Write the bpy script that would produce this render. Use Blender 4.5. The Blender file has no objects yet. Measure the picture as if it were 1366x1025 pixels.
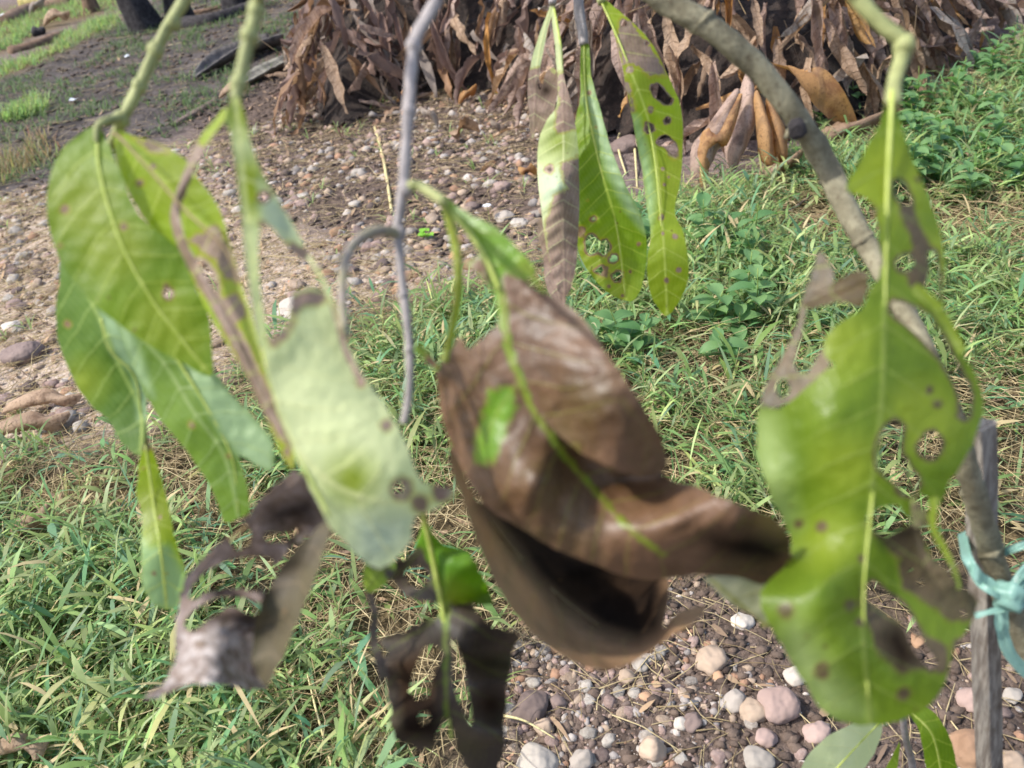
import bpy, bmesh, math, random
import numpy as np
from mathutils import Vector, Matrix, noise
from mathutils.geometry import delaunay_2d_cdt

random.seed(7); rng = np.random.default_rng(7)
S = bpy.context.scene
COL = S.collection
R = math.radians

# ------------------------------------------------------------------ camera, world, sun
FPX = 1137.0; CX, CY = 683.0, 512.5
CAM_H = 0.90
cam_d = bpy.data.cameras.new("camera"); cam = bpy.data.objects.new("camera", cam_d); COL.objects.link(cam)
cam_d.sensor_fit = 'HORIZONTAL'; cam_d.sensor_width = 36.0
cam_d.lens = 36.0 * FPX / 1366.0
cam_d.clip_start = 0.02; cam_d.clip_end = 2000
CM = Matrix.Translation((0, 0, CAM_H)) @ Matrix.Rotation(R(90 - 33), 4, 'X') @ Matrix.Rotation(R(-9), 4, 'Z')
cam.matrix_world = CM
cam_d.dof.use_dof = True; cam_d.dof.focus_distance = 1.25; cam_d.dof.aperture_fstop = 6.6
S.camera = cam

SUN_EL, SUN_AZ = R(54), R(-94)          # azimuth measured from +Y towards +X
sv = Vector((math.sin(SUN_AZ) * math.cos(SUN_EL), math.cos(SUN_AZ) * math.cos(SUN_EL), math.sin(SUN_EL)))
W = bpy.data.worlds.new("World"); S.world = W; W.use_nodes = True
wn = W.node_tree.nodes; wn.clear()
wo = wn.new('ShaderNodeOutputWorld'); bg = wn.new('ShaderNodeBackground'); sk = wn.new('ShaderNodeTexSky')
sk.sky_type = 'NISHITA'; sk.sun_disc = False; sk.sun_elevation = SUN_EL; sk.sun_rotation = SUN_AZ
sk.air_density = 1.0; sk.dust_density = 2.5; sk.ozone_density = 1.0
bg.inputs[1].default_value = 0.15
W.node_tree.links.new(sk.outputs[0], bg.inputs[0]); W.node_tree.links.new(bg.outputs[0], wo.inputs[0])
sl = bpy.data.lights.new("sun", 'SUN'); sl.energy = 2.7; sl.angle = R(1.5); sl.color = (1.0, 0.97, 0.93)
so = bpy.data.objects.new("sun", sl); COL.objects.link(so)
so.rotation_euler = (-sv).to_track_quat('-Z', 'Y').to_euler(); so.location = sv * 30
S.view_settings.view_transform = 'Standard'; S.view_settings.look = 'None'
S.view_settings.exposure = 1.0; S.view_settings.gamma = 1.0; S.view_settings.use_curve_mapping = False

# ------------------------------------------------------------------ mapping helpers
CI = CM.inverted(); CO = CM.translation.copy()
def P(px, py, d):
    return CM @ Vector(((px - CX) / FPX * d, -(py - CY) / FPX * d, -d))
def G(px, py, z=0.0):
    dr = (P(px, py, 1.0) - CO)
    t = (z - CO.z) / dr.z
    return CO + dr * t
def proj(p):
    q = CI @ Vector(p); d = -q.z
    return q.x / d * FPX + CX, -q.y / d * FPX + CY, d

def srgb(r, g, b):
    f = lambda c: (c / 255.0 / 12.92) if c / 255.0 <= 0.04045 else ((c / 255.0 + 0.055) / 1.055) ** 2.4
    return (f(r), f(g), f(b), 1.0)

def tag(o, label=None, cat=None, group=None, kind=None):
    if label: o['label'] = label
    if cat: o['category'] = cat
    if group: o['group'] = group
    if kind: o['kind'] = kind
    return o

def empty(name, loc):
    o = bpy.data.objects.new(name, None); o.empty_display_size = 0.05; o.location = loc; COL.objects.link(o); return o

def mesh(name, v, f, mat=None, smooth=True):
    me = bpy.data.meshes.new(name)
    me.from_pydata([tuple(map(float, p)) for p in v], [], f)
    if smooth: me.polygons.foreach_set('use_smooth', [True] * len(me.polygons))
    if mat:
        me.materials.append(mat)
    me.update(); return me

def fast_mesh(name, v, tris, mat, cols=None, smooth=False):
    """numpy mesh of triangles; optional per-vertex colour attribute 'tint'"""
    v = np.asarray(v, np.float32); tris = np.asarray(tris, np.int32)
    me = bpy.data.meshes.new(name)
    me.vertices.add(len(v)); me.vertices.foreach_set('co', v.ravel())
    me.loops.add(tris.size); me.loops.foreach_set('vertex_index', tris.ravel())
    me.polygons.add(len(tris)); me.polygons.foreach_set('loop_start', np.arange(0, tris.size, 3, dtype=np.int32))
    if smooth: me.polygons.foreach_set('use_smooth', np.ones(len(tris), bool))
    me.materials.append(mat)
    me.update(calc_edges=True)
    if cols is not None:
        a = me.attributes.new('tint', 'FLOAT_COLOR', 'POINT')
        c = np.ones((len(v), 4), np.float32); c[:, :3] = cols
        a.data.foreach_set('color', c.ravel())
    return me

def link(me, name, parent=None, loc=None):
    o = bpy.data.objects.new(name, me); COL.objects.link(o)
    if parent is not None:
        o.parent = parent
        if parent.type == 'EMPTY': o.location = -parent.location
    if loc is not None: o.location = loc
    return o

def top(me, name, *a, **k):
    """link a world-space mesh as a top-level thing with its origin at its foot"""
    n = len(me.vertices); co = np.empty(n * 3, np.float32); me.vertices.foreach_get('co', co); co = co.reshape(-1, 3)
    c = np.array([co[:, 0].mean(), co[:, 1].mean(), co[:, 2].min()], np.float32)
    me.vertices.foreach_set('co', (co - c).ravel()); me.update()
    o = bpy.data.objects.new(name, me); o.location = [float(q) for q in c]; COL.objects.link(o)
    return tag(o, *a, **k)

def catmull(pts, n=6, closed=False):
    p = np.asarray(pts, float); m = len(p); out = []
    rngi = range(m) if closed else range(m - 1)
    for i in rngi:
        if closed: a, b, c, d = p[(i - 1) % m], p[i], p[(i + 1) % m], p[(i + 2) % m]
        else: a, b, c, d = p[max(i - 1, 0)], p[i], p[i + 1], p[min(i + 2, m - 1)]
        for k in range(n):
            t = k / n
            out.append(0.5 * ((2 * b) + (c - a) * t + (2 * a - 5 * b + 4 * c - d) * t * t + (3 * b - a - 3 * c + d) * t ** 3))
    if not closed: out.append(p[-1])
    return np.array(out)

def tube(path, radii, sides=9, n=6, wob=0.0, caps=True):
    """verts, faces of a tube through 3-D points"""
    pr = np.array([list(p) + [r] for p, r in zip(path, radii)])
    c = catmull(pr, n); pts = [Vector(q[:3]) for q in c]; rad = c[:, 3]
    v = []; f = []
    up = Vector((0.3, 0.8, 0.5)).normalized()
    for i, p in enumerate(pts):
        t = (pts[min(i + 1, len(pts) - 1)] - pts[max(i - 1, 0)]).normalized()
        a = (up - t * up.dot(t)).normalized(); b = t.cross(a); up = a
        for k in range(sides):
            th = 2 * math.pi * k / sides
            r = rad[i] * (1 + (wob * noise.noise(p * 90 + Vector((k * .7, 0, 0))) if wob else 0))
            v.append(p + (a * math.cos(th) + b * math.sin(th)) * r)
    for i in range(len(pts) - 1):
        for k in range(sides):
            f.append((i * sides + k, i * sides + (k + 1) % sides, (i + 1) * sides + (k + 1) % sides, (i + 1) * sides + k))
    if caps:
        f.append(tuple(range(sides - 1, -1, -1))); f.append(tuple(range((len(pts) - 1) * sides, len(pts) * sides)))
    return v, f

def pip(x, y, poly):
    """vectorised point in polygon"""
    poly = np.asarray(poly, float); x = np.asarray(x, float); y = np.asarray(y, float)
    ins = np.zeros(x.shape, bool); j = len(poly) - 1
    for i in range(len(poly)):
        xi, yi = poly[i]; xj, yj = poly[j]
        c = ((yi > y) != (yj > y)) & (x < (xj - xi) * (y - yi) / (yj - yi + 1e-12) + xi)
        ins ^= c; j = i
    return ins

def dist_poly(x, y, poly, closed=True):
    """distance to a polyline, vectorised; also arc position and side"""
    poly = np.asarray(poly, float); n = len(poly)
    best = np.full(np.shape(x), 1e9); arc = np.zeros(np.shape(x)); side = np.ones(np.shape(x)); L = 0.0
    for i in range(n if closed else n - 1):
        a = poly[i]; b = poly[(i + 1) % n]; d = b - a; l2 = (d * d).sum() + 1e-9
        t = np.clip(((x - a[0]) * d[0] + (y - a[1]) * d[1]) / l2, 0, 1)
        dx = x - a[0] - t * d[0]; dy = y - a[1] - t * d[1]; q = np.hypot(dx, dy)
        m = q < best; best = np.where(m, q, best)
        arc = np.where(m, L + t * math.sqrt(l2), arc)
        side = np.where(m, np.sign(d[0] * dy - d[1] * dx), side); L += math.sqrt(l2)
    return best, arc, side

def sdf(x, y, poly):
    d, _, _ = dist_poly(x, y, poly); return np.where(pip(x, y, poly), -d, d)

# ------------------------------------------------------------------ node helpers
class NT:
    def __init__(s, name):
        s.m = bpy.data.materials.new(name); s.m.use_nodes = True; s.t = s.m.node_tree; s.t.nodes.clear()
    def n(s, ty, **k):
        o = s.t.nodes.new(ty)
        for a, b in k.items():
            setattr(o, a, b)
        return o
    def l(s, a, b): s.t.links.new(a, b)
    def val(s, x, sock):
        if isinstance(x, (int, float)): sock.default_value = x
        elif isinstance(x, tuple): sock.default_value = x
        else: s.l(x, sock)
    def math(s, op, a, b=0.0, c=0.0, clamp=False):
        o = s.n('ShaderNodeMath', operation=op, use_clamp=clamp)
        s.val(a, o.inputs[0]); s.val(b, o.inputs[1]); s.val(c, o.inputs[2]); return o.outputs[0]
    def attr(s, name):
        o = s.n('ShaderNodeAttribute', attribute_name=name); return o
    def noise(s, vec, scale, detail=4, rough=.55):
        o = s.n('ShaderNodeTexNoise'); s.l(vec, o.inputs['Vector']) if vec else None
        o.inputs['Scale'].default_value = scale; o.inputs['Detail'].default_value = detail; o.inputs['Roughness'].default_value = rough
        return o.outputs['Fac']
    def ramp(s, fac, lo, hi):
        o = s.n('ShaderNodeMapRange', interpolation_type='SMOOTHSTEP'); s.val(fac, o.inputs[0])
        o.inputs[1].default_value = lo; o.inputs[2].default_value = hi; return o.outputs[0]
    def mix(s, fac, a, b, bt='MIX'):
        o = s.n('ShaderNodeMix', data_type='RGBA', blend_type=bt); s.val(fac, o.inputs[0]); s.val(a, o.inputs[6]); s.val(b, o.inputs[7])
        return o.outputs[2]
    def pos(s): return s.n('ShaderNodeNewGeometry').outputs['Position']
    def obj(s): return s.n('ShaderNodeTexCoord').outputs['Object']
    def rand(s): return s.n('ShaderNodeObjectInfo').outputs['Random']
    def bump(s, h, dist, st=1.0):
        o = s.n('ShaderNodeBump'); s.l(h, o.inputs['Height']); o.inputs['Distance'].default_value = dist; o.inputs['Strength'].default_value = st
        return o.outputs[0]
    def out(s, sh):
        o = s.n('ShaderNodeOutputMaterial'); s.l(sh, o.inputs[0]); return s.m
    def pbr(s, col, rough=.6, spec=.4, nrm=None):
        o = s.n('ShaderNodeBsdfPrincipled'); s.val(col, o.inputs['Base Color']); s.val(rough, o.inputs['Roughness'])
        s.val(spec, o.inputs['Specular IOR Level'])
        if nrm: s.l(nrm, o.inputs['Normal'])
        return o.outputs[0]
    def thin(s, col, tcol, tr, rough=.5, spec=.4, nrm=None):
        a = s.pbr(col, rough, spec, nrm); t = s.n('ShaderNodeBsdfTranslucent'); s.val(tcol, t.inputs[0])
        if nrm: s.l(nrm, t.inputs[1])
        m = s.n('ShaderNodeMixShader'); s.val(tr, m.inputs[0]); s.l(a, m.inputs[1]); s.l(t.outputs[0], m.inputs[2]); return m.outputs[0]

def leaf_material(name, ga, gb, pale, brown_a, brown_b, vein, tr=.45, rough=.42, tgain=1.5, rimc=(150, 140, 50), vk=1.0):
    N = NT(name); p = N.pos()
    ms = N.attr('ms').outputs['Fac']; mw = N.attr('mw').outputs['Fac']
    necro = N.attr('necro').outputs['Fac']; yel = N.attr('yel').outputs['Fac']; pl = N.attr('pale').outputs['Fac']; dk = N.attr('dark').outputs['Fac']
    n1 = N.noise(p, 28, 4); n2 = N.noise(p, 160, 5, .65); n3 = N.noise(p, 900, 2)
    base = N.mix(N.ramp(n1, .35, .68), ga, gb)
    base = N.mix(yel, base, N.mix(n1, srgb(134, 148, 42), srgb(122, 142, 42)))
    base = N.mix(pl, base, pale)
    # side veins run forward and outward from the midrib (units: mm)
    aw = N.math('ABSOLUTE', mw)
    v = N.math('ADD', N.math('SUBTRACT', ms, N.math('MULTIPLY', aw, .62)), N.math('MULTIPLY', n1, 9.0))
    pp = N.math('PINGPONG', v, 8.5)
    line = N.math('SUBTRACT', 1.0, N.ramp(pp, .25, 1.0))
    line = N.math('MULTIPLY', line, N.ramp(aw, 48, 8))
    v2 = N.math('PINGPONG', N.math('ADD', N.math('ADD', aw, N.math('MULTIPLY', ms, .25)), N.math('MULTIPLY', n2, 3.0)), 1.6)
    net = N.math('SUBTRACT', 1.0, N.ramp(v2, .05, .5))
    mid = N.math('SUBTRACT', 1.0, N.ramp(aw, .5, 1.6))
    vv = N.math('ADD', N.math('MULTIPLY', line, .46 * vk), N.math('MULTIPLY', net, .14 * vk))
    vv = N.math('ADD', vv, N.math('MULTIPLY', mid, .6), clamp=True)
    base = N.mix(vv, base, vein)
    # dead tissue with a ragged edge
    nn = N.math('ADD', necro, N.math('MULTIPLY', N.math('SUBTRACT', n2, .5), .95))
    k = N.ramp(nn, .42, .60)
    rim = N.math('MULTIPLY', N.ramp(nn, .22, .42), .55)
    base = N.mix(rim, base, srgb(*rimc))
    br = N.mix(N.ramp(N.math('ADD', N.math('MULTIPLY', n1, .6), N.math('MULTIPLY', n2, .4)), .38, .62), brown_a, brown_b)
    br = N.mix(N.math('MULTIPLY', N.ramp(N.noise(p, 17, 3), .5, .66), .55), br, N.mix(.5, br, srgb(84, 80, 38)))
    br = N.mix(N.math('MULTIPLY', N.ramp(N.noise(p, 55, 5, .7), .54, .66), .5), br, N.mix(.55, br, srgb(44, 34, 28)))
    br = N.mix(N.math('MULTIPLY', line, .6), br, N.mix(.5, br, vein))
    br = N.mix(N.math('MULTIPLY', net, .2), br, N.mix(.5, br, vein))
    br = N.mix(N.math('MULTIPLY', N.ramp(n3, .55, .7), .35), br, srgb(60, 48, 38))
    base = N.mix(k, base, br)
    base = N.mix(dk, base, N.mix(N.ramp(n1, .4, .65), srgb(26, 19, 14), srgb(44, 32, 22)))  # dark: blackened tissue, plus shade painted into the hollow and the curled tip
    # small specks
    spk = N.n('ShaderNodeTexVoronoi'); N.l(p, spk.inputs['Vector']); spk.inputs['Scale'].default_value = 95
    sp = N.math('MULTIPLY', N.math('SUBTRACT', 1.0, N.ramp(spk.outputs['Distance'], .06, .13)), N.ramp(n1, .55, .6))
    base = N.mix(N.math('MULTIPLY', sp, .7), base, srgb(96, 72, 40))
    h = N.math('ADD', N.math('MULTIPLY', vv, -.8), N.math('ADD', N.math('MULTIPLY', n2, .9), N.math('MULTIPLY', n3, .25)))
    nrm = N.bump(h, .0009, .55)
    hsv = N.n('ShaderNodeHueSaturation'); N.l(base, hsv.inputs['Color']); hsv.inputs['Value'].default_value = tgain; hsv.inputs['Saturation'].default_value = 1.12
    trn = N.math('MULTIPLY', N.math('SUBTRACT', 1.0, N.math('MULTIPLY', k, .72)), tr)
    rg = N.math('ADD', rough, N.math('ADD', N.math('MULTIPLY', k, .10), N.math('MULTIPLY', N.math('SUBTRACT', n2, .5), .3)))
    rg = N.math('ADD', rg, N.math('MULTIPLY', dk, .4)); trn = N.math('MULTIPLY', trn, N.math('SUBTRACT', 1.0, N.math('MULTIPLY', dk, .9))); trn = N.math('MULTIPLY', trn, N.math('SUBTRACT', 1.0, N.math('MULTIPLY', pl, .5)))
    return N.out(N.thin(base, hsv.outputs[0], trn, rg, N.math('MULTIPLY', .45, N.math('SUBTRACT', 1.0, N.math('MULTIPLY', dk, .9))), nrm))

def tint_material(name, rough=.6, tr=0.0, tgain=1.6, nscale=0, bumpd=0.0, var=.35):
    """colour from the per-vertex tint with fine variation"""
    N = NT(name); p = N.pos(); c = N.attr('tint').outputs['Color']
    n = N.noise(p, nscale or 120, 4, .6)
    c = N.mix(1.0, c, N.mix(n, (1 - var, 1 - var, 1 - var, 1), (1 + var, 1 + var, 1 + var, 1)), 'MULTIPLY')
    nrm = N.bump(n, bumpd) if bumpd else None
    if tr:
        h = N.n('ShaderNodeHueSaturation'); N.l(c, h.inputs['Color']); h.inputs['Value'].default_value = tgain
        return N.out(N.thin(c, h.outputs[0], tr, rough, .3, nrm))
    return N.out(N.pbr(c, rough, .3, nrm))

def bark_material(name, a, b, c, scale=60, bumpd=.0012, rough=.75):
    N = NT(name); p = N.pos(); n1 = N.noise(p, scale, 5, .65); n2 = N.noise(p, scale * 5, 4, .6)
    col = N.mix(N.ramp(n1, .38, .62), a, b); col = N.mix(N.math('MULTIPLY', N.ramp(n2, .55, .7), .7), col, c)
    h = N.math('ADD', n1, N.math('MULTIPLY', n2, .6))
    return N.out(N.pbr(col, rough, .3, N.bump(h, bumpd)))

# ------------------------------------------------------------------ materials
M = {}
BA, BB = srgb(96, 74, 46), srgb(126, 102, 76)
M['leaf'] = leaf_material('leaf_green', srgb(98, 126, 28), srgb(116, 142, 34), srgb(138, 162, 118), BA, BB, srgb(164, 178, 80), tr=.5, rough=.5, tgain=1.75)
M['leaf_deep'] = leaf_material('leaf_deep_green', srgb(76, 106, 34), srgb(92, 122, 42), srgb(134, 160, 116), BA, BB, srgb(150, 170, 90), tr=.42, rough=.5)
M['leaf_lime'] = leaf_material('leaf_lime', srgb(132, 154, 48), srgb(150, 168, 56), srgb(138, 166, 112), srgb(104, 86, 68), srgb(132, 112, 98), srgb(176, 186, 96), tr=.55, tgain=1.9)
M['leaf_dull'] = leaf_material('leaf_dull_green', srgb(98, 126, 46), srgb(116, 144, 54), srgb(138, 162, 116), BA, BB, srgb(148, 168, 104), tr=.48)
M['leaf_yg'] = leaf_material('leaf_yellow_green', srgb(104, 130, 36), srgb(124, 146, 42), srgb(128, 154, 110), srgb(104, 88, 64), srgb(126, 108, 88), srgb(164, 176, 84), tr=.45)
M['leaf_holed'] = leaf_material('leaf_holed_green', srgb(94, 118, 30), srgb(112, 134, 36), srgb(142, 160, 98), srgb(64, 54, 34), srgb(96, 80, 56), srgb(140, 154, 76), tr=.45, rimc=(112, 108, 52), tgain=1.75)
M['leaf_pale'] = leaf_material('leaf_pale_underside', srgb(188, 198, 144), srgb(200, 208, 158), srgb(166, 180, 150), srgb(128, 104, 88), srgb(150, 128, 114), srgb(204, 208, 150), tr=.4, rough=.65)
M['leaf_brown'] = leaf_material('leaf_withered_brown', srgb(92, 128, 26), srgb(112, 148, 32), srgb(150, 150, 120), srgb(78, 54, 32), srgb(106, 78, 56), srgb(126, 124, 50), tr=.25, rough=.36, rimc=(110, 96, 48), vk=.7)
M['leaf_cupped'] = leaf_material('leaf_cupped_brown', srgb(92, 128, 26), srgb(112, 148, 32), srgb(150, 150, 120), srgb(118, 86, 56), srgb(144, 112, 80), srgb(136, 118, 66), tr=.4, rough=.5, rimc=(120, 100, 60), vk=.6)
M['leaf_mauve'] = leaf_material('leaf_shrivelled_mauve', srgb(124, 110, 104), srgb(148, 134, 128), srgb(198, 190, 182), srgb(98, 82, 68), srgb(122, 104, 92), srgb(132, 114, 100), tr=.2, rough=.6, rimc=(126, 110, 102), vk=.6)
M['leaf_olive'] = leaf_material('leaf_shrivelled_olive', srgb(62, 54, 36), srgb(76, 66, 46), srgb(198, 190, 182), srgb(56, 48, 32), srgb(70, 60, 42), srgb(112, 96, 70), tr=.2, rough=.6, rimc=(106, 92, 66), vk=.5)
M['leaf_black'] = leaf_material('leaf_blackened', srgb(84, 126, 18), srgb(100, 142, 24), srgb(110, 104, 92), srgb(38, 31, 25), srgb(60, 50, 42), srgb(104, 122, 40), tr=.3, rough=.5, rimc=(80, 70, 40), vk=.5)
M['midrib'] = bark_material('leaf_midrib', srgb(158, 172, 76), srgb(176, 186, 98), srgb(146, 156, 76), 150, .0003, .5)
M['midrib_brown'] = bark_material('leaf_midrib_brown', srgb(118, 100, 66), srgb(136, 118, 80), srgb(98, 80, 60), 150, .0003, .6)
M['twig'] = bark_material('green_twig', srgb(136, 140, 90), srgb(154, 158, 104), srgb(112, 106, 78), 90, .0006, .6)
M['twig_hook'] = bark_material('brownish_stalk', srgb(140, 134, 108), srgb(146, 132, 128), srgb(110, 98, 90), 70, .0005, .65)
M['twig_grey'] = bark_material('grey_twig', srgb(138, 131, 128), srgb(158, 150, 146), srgb(112, 104, 98), 110, .0006, .7)
M['bark'] = bark_material('sapling_bark', srgb(104, 98, 78), srgb(136, 130, 106), srgb(84, 70, 52), 55, .0014, .8)

# ================================================================== SETTING
def world_poly(pts): return np.array([[G(x, y).x, G(x, y).y] for x, y in pts])
Z_GRAVEL = world_poly([(-300, 330), (40, 262), (150, 225), (265, 180), (350, 165), (425, 130), (470, 60), (700, 60), (740, 200), (745, 330), (620, 375), (500, 405), (430, 440), (330, 470), (230, 560), (120, 590), (20, 610), (-300, 660)])
Z_GRAVEL2 = world_poly([(650, 890), (720, 850), (800, 840), (900, 770), (1000, 770), (1100, 800), (1230, 790), (1366, 800), (1900, 860), (1900, 1900), (640, 1900), (660, 1000)])
Z_DARK_LEFT = world_poly([(-300, 350), (40, 262), (150, 225), (265, 160), (330, 130), (430, 70), (520, -60), (300, -60), (170, 25), (60, 85), (-300, 220)])  # zone of darker soil at upper left
Z_GRASS_A = world_poly([(-300, 670), (20, 610), (120, 600), (230, 575), (330, 490), (430, 450), (500, 415), (620, 385), (745, 335), (860, 280), (930, 255), (1080, 215), (1150, 190), (1220, 130), (1366, 60), (1800, -20), (1900, 830), (1366, 800), (1230, 800), (1100, 790), (1000, 770), (900, 765), (800, 830), (720, 850), (660, 900), (650, 1000), (600, 1900), (-500, 1900)])
Z_STRIPS = [world_poly(q) for q in ([(-250, 150), (0, 92), (60, 66), (100, 40), (165, 16), (172, 34), (110, 58), (60, 86), (0, 112), (-250, 180)],
                                    [(-250, 235), (0, 160), (40, 128), (70, 130), (60, 150), (0, 175), (-250, 260)],
                                    [(-200, 90), (0, 60), (45, 30), (60, 36), (30, 62), (0, 74), (-200, 110)], [(-300, 70), (0, 18), (110, 2), (200, -30), (170, 12), (60, 36), (0, 62), (-300, 120)], [(-300, 262), (0, 205), (60, 178), (118, 190), (60, 232), (0, 250), (-300, 330)])]
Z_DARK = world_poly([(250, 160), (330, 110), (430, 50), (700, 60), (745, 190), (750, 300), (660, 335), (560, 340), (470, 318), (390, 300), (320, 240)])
Z_SUN_PAINT = world_poly([(-300, 330), (40, 262), (150, 225), (300, 260), (400, 320), (470, 330), (600, 350), (560, 400), (430, 440), (330, 470), (230, 560), (120, 590), (20, 610), (-300, 660)])  # patch where sunlight is painted into the ground colour
Z_HEAP = world_poly([(405, 150), (430, 175), (470, 178), (530, 140), (600, 128), (700, 135), (760, 190), (860, 195), (950, 200), (1060, 190), (1150, 170), (1235, 110), (1290, 60), (1366, 10), (1700, -60), (1500, -120), (900, -110), (560, -95), (470, -40), (430, 60)])

def height(x, y):
    """ground relief"""
    v = Vector((x, y, 0))
    return 0.018 * noise.noise(v * 2.1) + 0.010 * noise.noise(v * 6.3) + 0.004 * noise.noise(v * 19)

def heap_height(x, y):
    if not pip(np.array([x]), np.array([y]), Z_HEAP)[0]: return 0.0
    d = dist_poly(np.array([x]), np.array([y]), Z_HEAP)[0][0]
    return 0.85 * (1 - math.exp(-d / 0.38)) * (1 + .35 * noise.noise(Vector((x * 2.2, y * 2.2, 4))))

def axis(lo, hi, step, far):
    a = list(np.arange(lo, hi + 1e-6, step)); s = step
    b = [hi]; 
    while b[-1] < far: s *= 1.35; b.append(b[-1] + s)
    s = step; c = [lo]
    while c[-1] > -far: s *= 1.35; c.append(c[-1] - s)
    return np.array(sorted(set([round(q, 5) for q in a + b + c])))
gx = axis(-3.2, 2.6, .03, 900); gy = axis(-.3, 5.2, .03, 900)
X, Y = np.meshgrid(gx, gy); xs, ys = X.ravel(), Y.ravel()
zs = np.array([height(a, b) if (abs(a) < 12 and -3 < b < 15) else 0.0 for a, b in zip(xs, ys)])
nx, ny = len(gx), len(gy)
ii = np.arange(nx * ny).reshape(ny, nx)
q = np.stack([ii[:-1, :-1], ii[:-1, 1:], ii[1:, 1:], ii[1:, :-1]], -1).reshape(-1, 4)
tri = np.concatenate([q[:, [0, 1, 2]], q[:, [0, 2, 3]]])
def soft(poly, w): return np.clip(.5 - sdf(xs, ys, poly) / (2 * w), 0, 1)
ZD2 = 0
zg = np.maximum(soft(Z_GRAVEL, .12), soft(Z_GRAVEL2, .06)); zh = soft(Z_DARK_LEFT, .10)
zgr = soft(Z_GRASS_A, .10); zdk = np.maximum(soft(Z_DARK, .12), .85 * soft(Z_GRAVEL2, .08)); zsu = soft(Z_SUN_PAINT, .10)
for sp in Z_STRIPS: zgr = np.maximum(zgr, soft(sp, .12))
zgr = np.where((np.abs(xs) > 12) | (ys > 14), 1.0, zgr)

N = NT('soil'); p = N.pos()
a_g = N.attr('gravel').outputs['Fac']; a_h = N.attr('dark_left').outputs['Fac']; a_s = N.attr('grassy').outputs['Fac']
n1 = N.noise(p, 5, 5, .6); n2 = N.noise(p, 38, 5, .65); n3 = N.noise(p, 240, 4, .7)
vo = N.n('ShaderNodeTexVoronoi'); N.l(p, vo.inputs['Vector']); vo.inputs['Scale'].default_value = 130
dirt = N.mix(N.ramp(n2, .35, .65), srgb(94, 82, 77), srgb(134, 119, 112))
grav = N.mix(N.ramp(vo.outputs['Color'], .1, .9), srgb(118, 102, 94), srgb(166, 148, 136))
c = N.mix(N.math('MULTIPLY', a_g, .75), dirt, grav)
grass = N.mix(N.ramp(n2, .4, .62), srgb(84, 72, 52), srgb(120, 104, 76))
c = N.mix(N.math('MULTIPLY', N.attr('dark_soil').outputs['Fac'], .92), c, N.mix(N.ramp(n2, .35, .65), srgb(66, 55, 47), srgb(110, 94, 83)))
c = N.mix(N.math('MULTIPLY', N.attr('sun_paint').outputs['Fac'], .7), c, N.mix(N.ramp(n2, .35, .65), srgb(178, 156, 134), srgb(224, 206, 184)))  # sunlight laid in as a paler soil tone
c = N.mix(a_s, c, grass)
dk_left = N.mix(N.ramp(N.math('ADD', N.math('MULTIPLY', n1, .5), N.math('MULTIPLY', n2, .5)), .4, .6), srgb(56, 52, 50), srgb(96, 88, 84))
c = N.mix(a_h, c, dk_left)
c = N.mix(N.math('MULTIPLY', N.ramp(n3, .5, .72), .5), c, srgb(60, 50, 42))
h = N.math('ADD', N.math('MULTIPLY', n2, .7), N.math('ADD', N.math('MULTIPLY', n3, .4), N.math('MULTIPLY', vo.outputs['Distance'], -.3)))
M['soil'] = N.out(N.pbr(c, .95, .15, N.bump(h, .012)))
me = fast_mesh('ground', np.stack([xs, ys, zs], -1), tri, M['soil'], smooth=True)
for nm, arr in (('gravel', zg), ('dark_left', zh), ('grassy', zgr), ('dark_soil', zdk), ('sun_paint', zsu)):
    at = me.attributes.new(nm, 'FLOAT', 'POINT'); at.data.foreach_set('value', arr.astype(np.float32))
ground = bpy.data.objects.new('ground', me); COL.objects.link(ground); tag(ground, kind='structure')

# ------------------------------------------------------------------ grass (stuff)
def scatter(poly, n, dens=None):
    lo, hi = poly.min(0), poly.max(0); out = []
    while len(out) < n:
        x = rng.uniform(lo[0], hi[0], 20000); y = rng.uniform(lo[1], hi[1], 20000)
        k = pip(x, y, poly)
        for a, b in zip(x[k], y[k]):
            out.append((a, b))
            if len(out) >= n: break
    return out
def in_view(x, y, z=0.0, m=140):
    a, b, d = proj((x, y, z)); return d > .1 and -m < a < 1366 + m and -m < b < 1025 + m

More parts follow.
